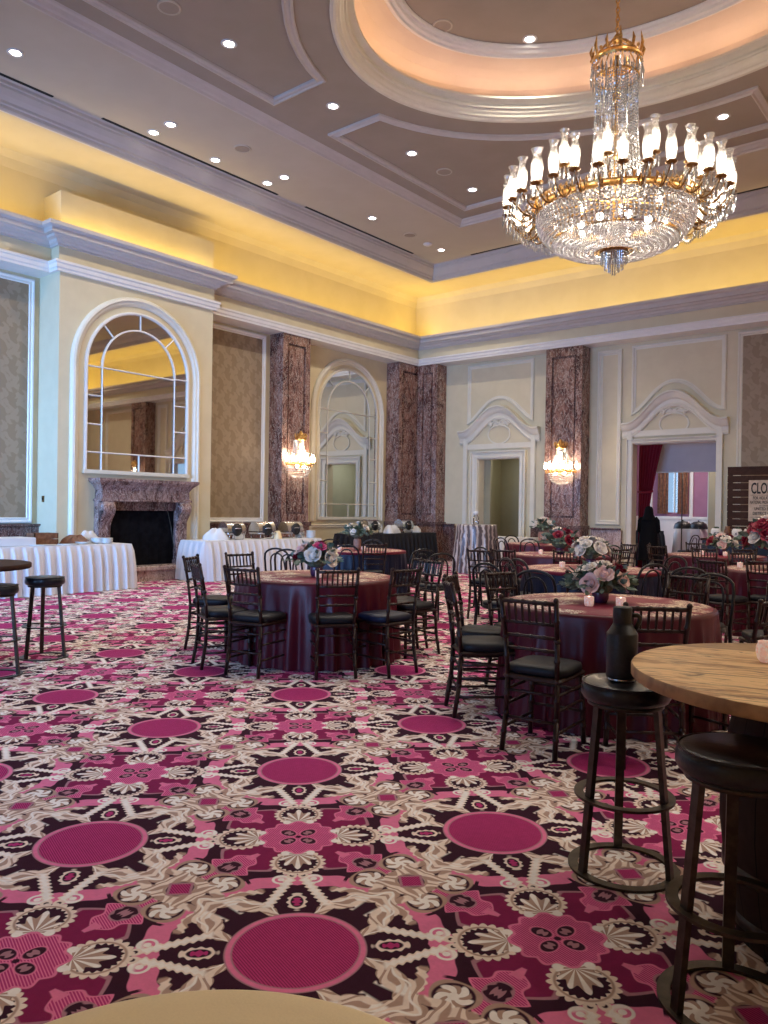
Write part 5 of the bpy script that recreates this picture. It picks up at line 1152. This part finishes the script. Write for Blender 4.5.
# ------------------------------------------------------------------ chandelier
CHX, CHY = -3.90, 9.15
ch = thing('chandelier', 'grand gilt and crystal chandelier with hurricane glass shades and beaded bowl', 'chandelier', (CHX, CHY, 0))
def hurricane(b, c, h=.36, r=.062, n=14):
    pr_ = [(.022, 0), (.040, .01), (.052, .06), (.060, .13), (.055, .20), (.040, .255), (.034, .29), (.042, .335), (.058, .365)]
    k = r/.060; q = h/.365
    m = len(pr_)-1; b.lathe([(a*k, z*q) for a, z in pr_], c, n, wave=lambda a, i: (.12*sin(7*a) if i == m else .05*sin(7*a) if i == m-1 else 0))
def arm(parent, a, r0, z0, r1, z1, sag, sh=.36):
    ca, sa = cos(a), sin(a); P = []
    for k in range(13):
        t = k/12; r = r0+(r1-r0)*(t if t < .85 else .85+.15*(1-(1-(t-.85)/.15)**2)); z = z0-sag*sin(PI*min(1, t*1.02))**1.0+(z1-z0)*t**2.2; P.append((r*ca, r*sa, z))
    b = MB(); b.tube(P, [.016]*4+[.012]*6+[.010]*3, 6)
    m = P[4]; b.tube([(m[0]+.07*cos(q)*ca, m[1]+.07*cos(q)*sa, m[2]+.06+.07*sin(q)) for q in [x*.7 for x in range(-2, 6)]], .008, 5)
    b.lathe([(.001, 0), (.03, .004), (.062, .022), (.066, .03), (.03, .03), (.024, .05), (.022, .06)], (r1*ca, r1*sa, z1-.02), 12)
    o = b.build('arm', 'gold_dark', parent)
    s = MB(); hurricane(s, (r1*ca, r1*sa, z1+.03), sh); s.build('glass_shade', 'shade_glass', o)
    l = MB(); l.tube([(r1*ca, r1*sa, z1+.03), (r1*ca, r1*sa, z1+.07)], .014, 6); l.lathe([(.001, .06), (.016, .07), (.024, .11), (.018, .16), (.004, .205), (.001, .21)], (r1*ca, r1*sa, z1+.03), 8); l.build('candle_bulb', 'bulb', o)
    d = MB()
    for k in range(6):
        q = 2*PI*k/6; x, y = r1*ca+.055*cos(q), r1*sa+.055*sin(q); d.octa((x, y, z1-.035), .010, .014, q); d.octa((x, y, z1-.095), .014, .050, q)
    d.octa((r1*ca, r1*sa, z1-.10), .018, .055)
    for k in range(4, 11): x, y, z = P[k]; d.octa((x, y, z-.03), .009, .013); d.octa((x, y, z-.085), .012, .042)
    d.build('crystal_drops', 'crystal', o)
    return o
NA = 32
for k in range(NA): arm(ch, 2*PI*(k+.35)/NA, .93, 5.13, 1.30, 5.14, .16)
for k in range(12): arm(ch, 2*PI*(k+.6)/12, .62, 5.25, .98, 5.38, .12, .38)
b = MB()
b.sweep([(.95*cos(2*PI*k/72), .95*sin(2*PI*k/72), 0) for k in range(72)], [(0, 5.06), (-.02, 5.07), (-.012, 5.09), (-.012, 5.11), (-.02, 5.13), (0, 5.14), (.03, 5.14), (.03, 5.06)], (0, 0, 1))
for k in range(72): a = 2*PI*k/72; b.tube([(.965*cos(a), .965*sin(a), 5.13), (.985*cos(a), .985*sin(a), 5.17), (.965*cos(a), .965*sin(a), 5.205)], [.012, .018, .004], 5)
for k in range(12): a = 2*PI*k/12; b.tube([(.02*cos(a), .02*sin(a), 5.22), (.94*cos(a), .94*sin(a), 5.15)], .010, 5)
b.build('gilt_ring', 'gold', ch)
b = MB(); b.cyl((0, 0, 4.70), (0, 0, 7.0), .02, n=8)
for z in (5.2, 5.45, 5.8, 6.1, 6.5): b.lathe([(.02, -.06), (.05, -.03), (.035, 0), (.055, .03), (.02, .06)], (0, 0, z), 12)
b.build('stem', 'gold', ch)
# beaded bowl
def bowlr(t):                                   # profile from rim (t=0) to the dish (t=1)
    r = .17+.76*cos(t*PI/2)**.72 if t < 1 else .17; return r, 5.03-.42*sin(t*PI/2)**1.0
b = MB(); rows = 9
for i in range(rows):
    t = i/rows*.52; r, z = bowlr(t); n = int(2*PI*r/.060)
    for k in range(n): a = 2*PI*(k+.5*(i % 2))/n; b.octa((r*cos(a), r*sin(a), z+.01), .0275, .029, a)
o = b.build('upper_bowl_crystals', 'crystal', ch); o['kind'] = 'stuff'
b = MB()
for i in range(26):
    t = .53+i/26*.46; r, z = bowlr(t); n = 130 if r > .45 else 90
    for k in range(n): a = 2*PI*(k+.5*(i % 2))/n; b.octa((r*cos(a), r*sin(a), z), .0130, .018, a+.5*i)
o = b.build('lower_bowl_strands', 'crystal', ch); o['kind'] = 'stuff'
b = MB()
for i in range(7): t = i/6*.98; r, z = bowlr(t); r -= .022; b.tube([(r*cos(2*PI*k/60), r*sin(2*PI*k/60), z) for k in range(60)], .005, 4, closed=True)
for k in range(24): a = 2*PI*k/24; b.tube([((bowlr(t/8)[0]-.022)*cos(a), (bowlr(t/8)[0]-.022)*sin(a), bowlr(t/8)[1]) for t in range(9)], .004, 4)
b.build('bowl_frame', 'gold_dark', ch)
b = MB(); b.lathe([(.001, 4.66), (.165, 4.66), (.175, 4.63), (.168, 4.60), (.15, 4.60), (.001, 4.63)], n=28); b.build('bottom_dish', 'gold_dark', ch)
b = MB()
for rr, n, L in ((.155, 34, .17), (.11, 24, .22), (.06, 14, .26), (.02, 4, .28)):
    for k in range(n):
        a = 2*PI*k/n
        for j in range(int(L/.035)): b.octa((rr*cos(a), rr*sin(a), 4.60-.0175-.035*j), .0075, .018, a)
o = b.build('bottom_tassel', 'crystal', ch); o['kind'] = 'stuff'
# inner lamps
for k in range(8): a = 2*PI*k/8; l = MB(); l.ball((.42*cos(a), .42*sin(a), 4.92), .045, 10); l.build('bowl_bulb', 'bulb_soft', ch)
# column of bead strands
b = MB(); ns = 30
for k in range(ns):
    a = 2*PI*k/ns; z = 6.80; j = 0
    while z > 5.25:
        t = (6.8-z)/1.55; r = .245+.02*t+.10*t**4; b.octa((r*cos(a), r*sin(a), z), .013, .018, a+j); z -= .036; j += 1
for k in range(14):
    a = 2*PI*(k+.5)/14; z = 6.8
    while z > 5.4: b.octa((.13*cos(a), .13*sin(a), z), .012, .017, a); z -= .036
o = b.build('column_strands', 'crystal', ch); o['kind'] = 'stuff'
b = MB()
b.sweep([(.29*cos(2*PI*k/40), .29*sin(2*PI*k/40), 0) for k in range(40)], [(0, 6.90), (-.012, 6.92), (-.012, 6.95), (0, 6.97), (.02, 6.97), (.02, 6.90)], (0, 0, 1))
for k in range(12):
    a = 2*PI*k/12; b.tube([(.29*cos(a), .29*sin(a), 6.97), (.315*cos(a), .315*sin(a), 7.06), (.295*cos(a), .295*sin(a), 7.14 if k % 2 else 7.20)], [.014, .020, .003], 5); b.tube([(.29*cos(a), .29*sin(a), 6.96), (.16*cos(a), .16*sin(a), 7.12), (.03*cos(a), .03*sin(a), 7.20)], .008, 5)
    b.ball((.305*cos(a+.26), .305*sin(a+.26), 7.0), .022, 6)
b.lathe([(.001, 7.16), (.05, 7.17), (.06, 7.21), (.03, 7.26), (.001, 7.28)], n=14)
b.sweep([(.255*cos(2*PI*k/40), .255*sin(2*PI*k/40), 0) for k in range(40)], [(0, 6.72), (-.01, 6.735), (0, 6.75), (.012, 6.735)], (0, 0, 1))
b.build('crown', 'gold', ch)
b = MB()
for k in range(36):
    a = 2*PI*k/36; L = .10+.05*(k % 3 == 0); b.octa((.30*cos(a), .30*sin(a), 6.885), .012, .015, a); b.octa((.305*cos(a), .305*sin(a), 6.87-L), .017, L-.02, a)
o = b.build('crown_pendants', 'crystal', ch); o['kind'] = 'stuff'
b = MB(); z = 7.27; i = 0
while z < ZI+.74:
    P = [(.022*cos(q)*(1 if i % 2 else 0), .022*cos(q)*(0 if i % 2 else 1), z+.038*sin(q)) for q in [2*PI*j/10 for j in range(10)]]; b.tube(P, .007, 5, closed=True); z += .058; i += 1
b.lathe([(.10, 0), (.10, -.02), (.05, -.06), (.001, -.07)], (0, 0, ZI+.79), 20); b.build('chain', 'gold', ch)
# ------------------------------------------------------------------ wall sconces
def make_sconce():
    t = thing('crystal_sconce', '', 'wall light')
    # local: wall plane at y=0, out towards -y, z=0 at the gilt band
    b = MB(); b.lathe([(.10, .56), (.15, .60), (.14, .64), (.09, .70), (.05, .75), (.02, .80), (.001, .81)], (0, -.13, 0), 18); b.box(-.06, .06, -.13, 0, -.10, .66, .01)
    for k in range(9): a = PI+PI*k/8; b.tube([(.14*cos(a), -.10+.12*sin(a), .62), (.17*cos(a), -.10+.15*sin(a), .69), (.15*cos(a), -.10+.13*sin(a), .75)], [.010, .015, .003], 5)
    b.sweep([(.37*cos(PI+PI*k/24), -.02+.28*sin(PI+PI*k/24), 0) for k in range(25)], [(0, -.02), (-.012, 0), (0, .03), (.02, .03), (.02, -.02)], (0, 0, 1), closed=False)
    b.build('gilt_frame', 'gold', t)
    b = MB()
    for k in range(29):
        a = PI+PI*k/28; z = .57
        while z > .04:
            u = (.57-z)/.53; r = .15+.17*u**1.8; b.octa((r*cos(a), -.05+r*.78*sin(a), z), .0125, .017, a); z -= .032
    for i in range(8):
        tt = i/8; r = .36*cos(tt*PI/2)**.8; z = -.05-.26*sin(tt*PI/2); n = max(5, int(PI*r/.034))
        for k in range(n+1): a = PI+PI*k/n; b.octa((r*cos(a), -.02+r*.76*sin(a), z), .018, .020, a)
    o = b.build('crystal_strands', 'crystal', t); o['kind'] = 'stuff'
    for k in range(7):
        a = PI+PI*(k+.5)/7; x, y = .40*cos(a), -.02+.31*sin(a); b = MB(); b.tube([(.33*cos(a), -.02+.24*sin(a), 0), (x*1.02, y*1.02, -.04), (x*1.08, y*1.08, .03)], .010, 6); b.lathe([(.001, 0), (.035, .01), (.04, .02), (.015, .03)], (x*1.08, y*1.08, .03), 10); o = b.build('arm', 'gold', t)
        b = MB(); hurricane(b, (x*1.08, y*1.08, .05), .22, .045, 10); b.build('glass_shade', 'shade_glass', o)
        b = MB(); b.lathe([(.001, .02), (.018, .04), (.024, .09), (.016, .14), (.004, .175), (.001, .18)], (x*1.08, y*1.08, .05), 8); b.build('candle_bulb', 'bulb_warm', o)
    for x, z in ((0, .12), (0, .30), (-.10, .16), (.10, .16), (0, .44), (-.12, -.02), (.12, -.02)): b = MB(); b.ball((x, -.13, z), .038, 8, 1.5); b.build('inner_bulb', 'bulb_warm', t)
    return reg(t)
sc = make_sconce()
place(sc, (XL+.46, 13.10, 2.45), PI/2, 'glowing crystal and gilt sconce on the left wall pilaster', 'crystal wall sconces')
place(sc, (-8.86, YB-.46, 2.42), 0, 'glowing crystal and gilt sconce on the pilaster between the doorways', 'crystal wall sconces')
place(sc, (2*CX+8.86, YB-.46, 2.42), 0, 'glowing crystal and gilt sconce on the far pilaster right of the frame', 'crystal wall sconces')
place(sc, (XR-.46, 13.15, 2.42), -PI/2, 'glowing crystal and gilt sconce on the right wall, far pilaster', 'crystal wall sconces'); place(sc, (XR-.46, 5.35, 2.42), -PI/2, 'glowing crystal and gilt sconce on the right wall, near pilaster', 'crystal wall sconces')
# ------------------------------------------------------------------ light
def light(kind, name, loc, energy, col, size=.1, size_y=None, rot=(0, 0, 0), spread=None, spot=None, shape=None):
    d = bpy.data.lights.new(name, kind); d.energy = energy; d.color = col
    if kind == 'AREA':
        d.size = size
        if size_y is not None: d.shape = 'RECTANGLE'; d.size_y = size_y
        if spread: d.spread = spread
    if kind in ('POINT', 'SPOT'): d.shadow_soft_size = size
    if spot: d.spot_size = spot; d.spot_blend = .6
    o = bpy.data.objects.new(name, d); COL.objects.link(o); o.location = loc; o.rotation_euler = rot; return o
for x, y, z in spots: light('SPOT', 'downlight_lamp', (x, y, z-.03), P_DOWN, (1.0, .92, .80), .06, spot=2.3)
# golden LED strips in the trough behind the cornice, pointing up
GOLD = (1.0, .69, .16)
zt = 6.13
light('AREA', 'cove_strip', (XL+.62, (YN+7.0)/2, zt), P_LED*8.4, GOLD, .10, 8.0, (PI, 0, 0)); light('AREA', 'cove_strip', (XL+.62, 14.2, zt), P_LED*7.6, GOLD, .10, 7.6, (PI, 0, 0))
light('AREA', 'cove_strip', (XL+.85, 8.7, zt), P_LED*3.5, GOLD, .10, 3.6, (PI, 0, 0))
light('AREA', 'cove_strip', (CX, YB-.62, zt), P_LED*19, GOLD, 19.0, .10, (PI, 0, 0)); light('AREA', 'cove_strip', (XR-.62, 8.4, zt), P_LED*19, GOLD, .10, 19.0, (PI, 0, 0))
# peach LED ring of the oval dome
for k in range(24):
    a = 2*PI*(k+.5)/24; x, y = CX+(EA-.02)*cos(a), CY+(EB-.02)*sin(a); tx, ty = -EA*sin(a), EB*cos(a)
    light('AREA', 'dome_strip', (x, y, ZI+.19), P_DOME, (1.0, .57, .33), .92, .06, (PI, 0, math.atan2(ty, tx)))
light('POINT', 'chandelier_lamp', (CHX, CHY, 5.35), P_CH, (1.0, .82, .60), .35)
for (x, y) in ((XL+.85, 13.10), (-8.86, YB-.85)): light('POINT', 'sconce_lamp', (x, y, 2.75), 14, (1.0, .76, .52), .10)
# daylight entering through the near windows
for (a, c), kd in zip(wins, (1.0, .4, .25)): light('AREA', 'window_daylight', ((a+c)/2, YN-.02, 2.2), P_DAY*kd*(c-a), (.22, .48, 1.0), (c-a), 3.2, (PI/2, 0, .42), spread=1.75)
light('AREA', 'vestibule_lamp', (-10.9, YB+1.1, 3.25), 14, (1.0, .95, .80), 1.2, .8)
light('POINT', 'salon_lamp', (-6.3, YB+3.2, 3.7), 110, (1.0, .86, .80), .25); light('AREA', 'salon_daylight', (-9.3, 21.0, 2.2), 60, (.45, .68, 1.0), 2.5, 2.5, (0, -PI/2, 0))
wd = bpy.data.worlds.new('sky'); scene.world = wd; wd.use_nodes = True; bg = wd.node_tree.nodes['Background']; bg.inputs[0].default_value = (.42, .66, 1.0, 1); bg.inputs[1].default_value = .6
vs_ = scene.view_settings; vs_.view_transform = 'Standard'; vs_.look = 'None'; vs_.gamma = 1; vs_.use_curve_mapping = False; vs_.exposure = EXPO
scene.cycles.use_denoising = True; scene.cycles.max_bounces = 6; scene.cycles.diffuse_bounces = 3; scene.cycles.glossy_bounces = 3; scene.cycles.transmission_bounces = 4; scene.cycles.transparent_max_bounces = 10
scene.cycles.caustics_reflective = False; scene.cycles.caustics_refractive = False; scene.cycles.sample_clamp_indirect = 6.0; scene.cycles.use_light_tree = True
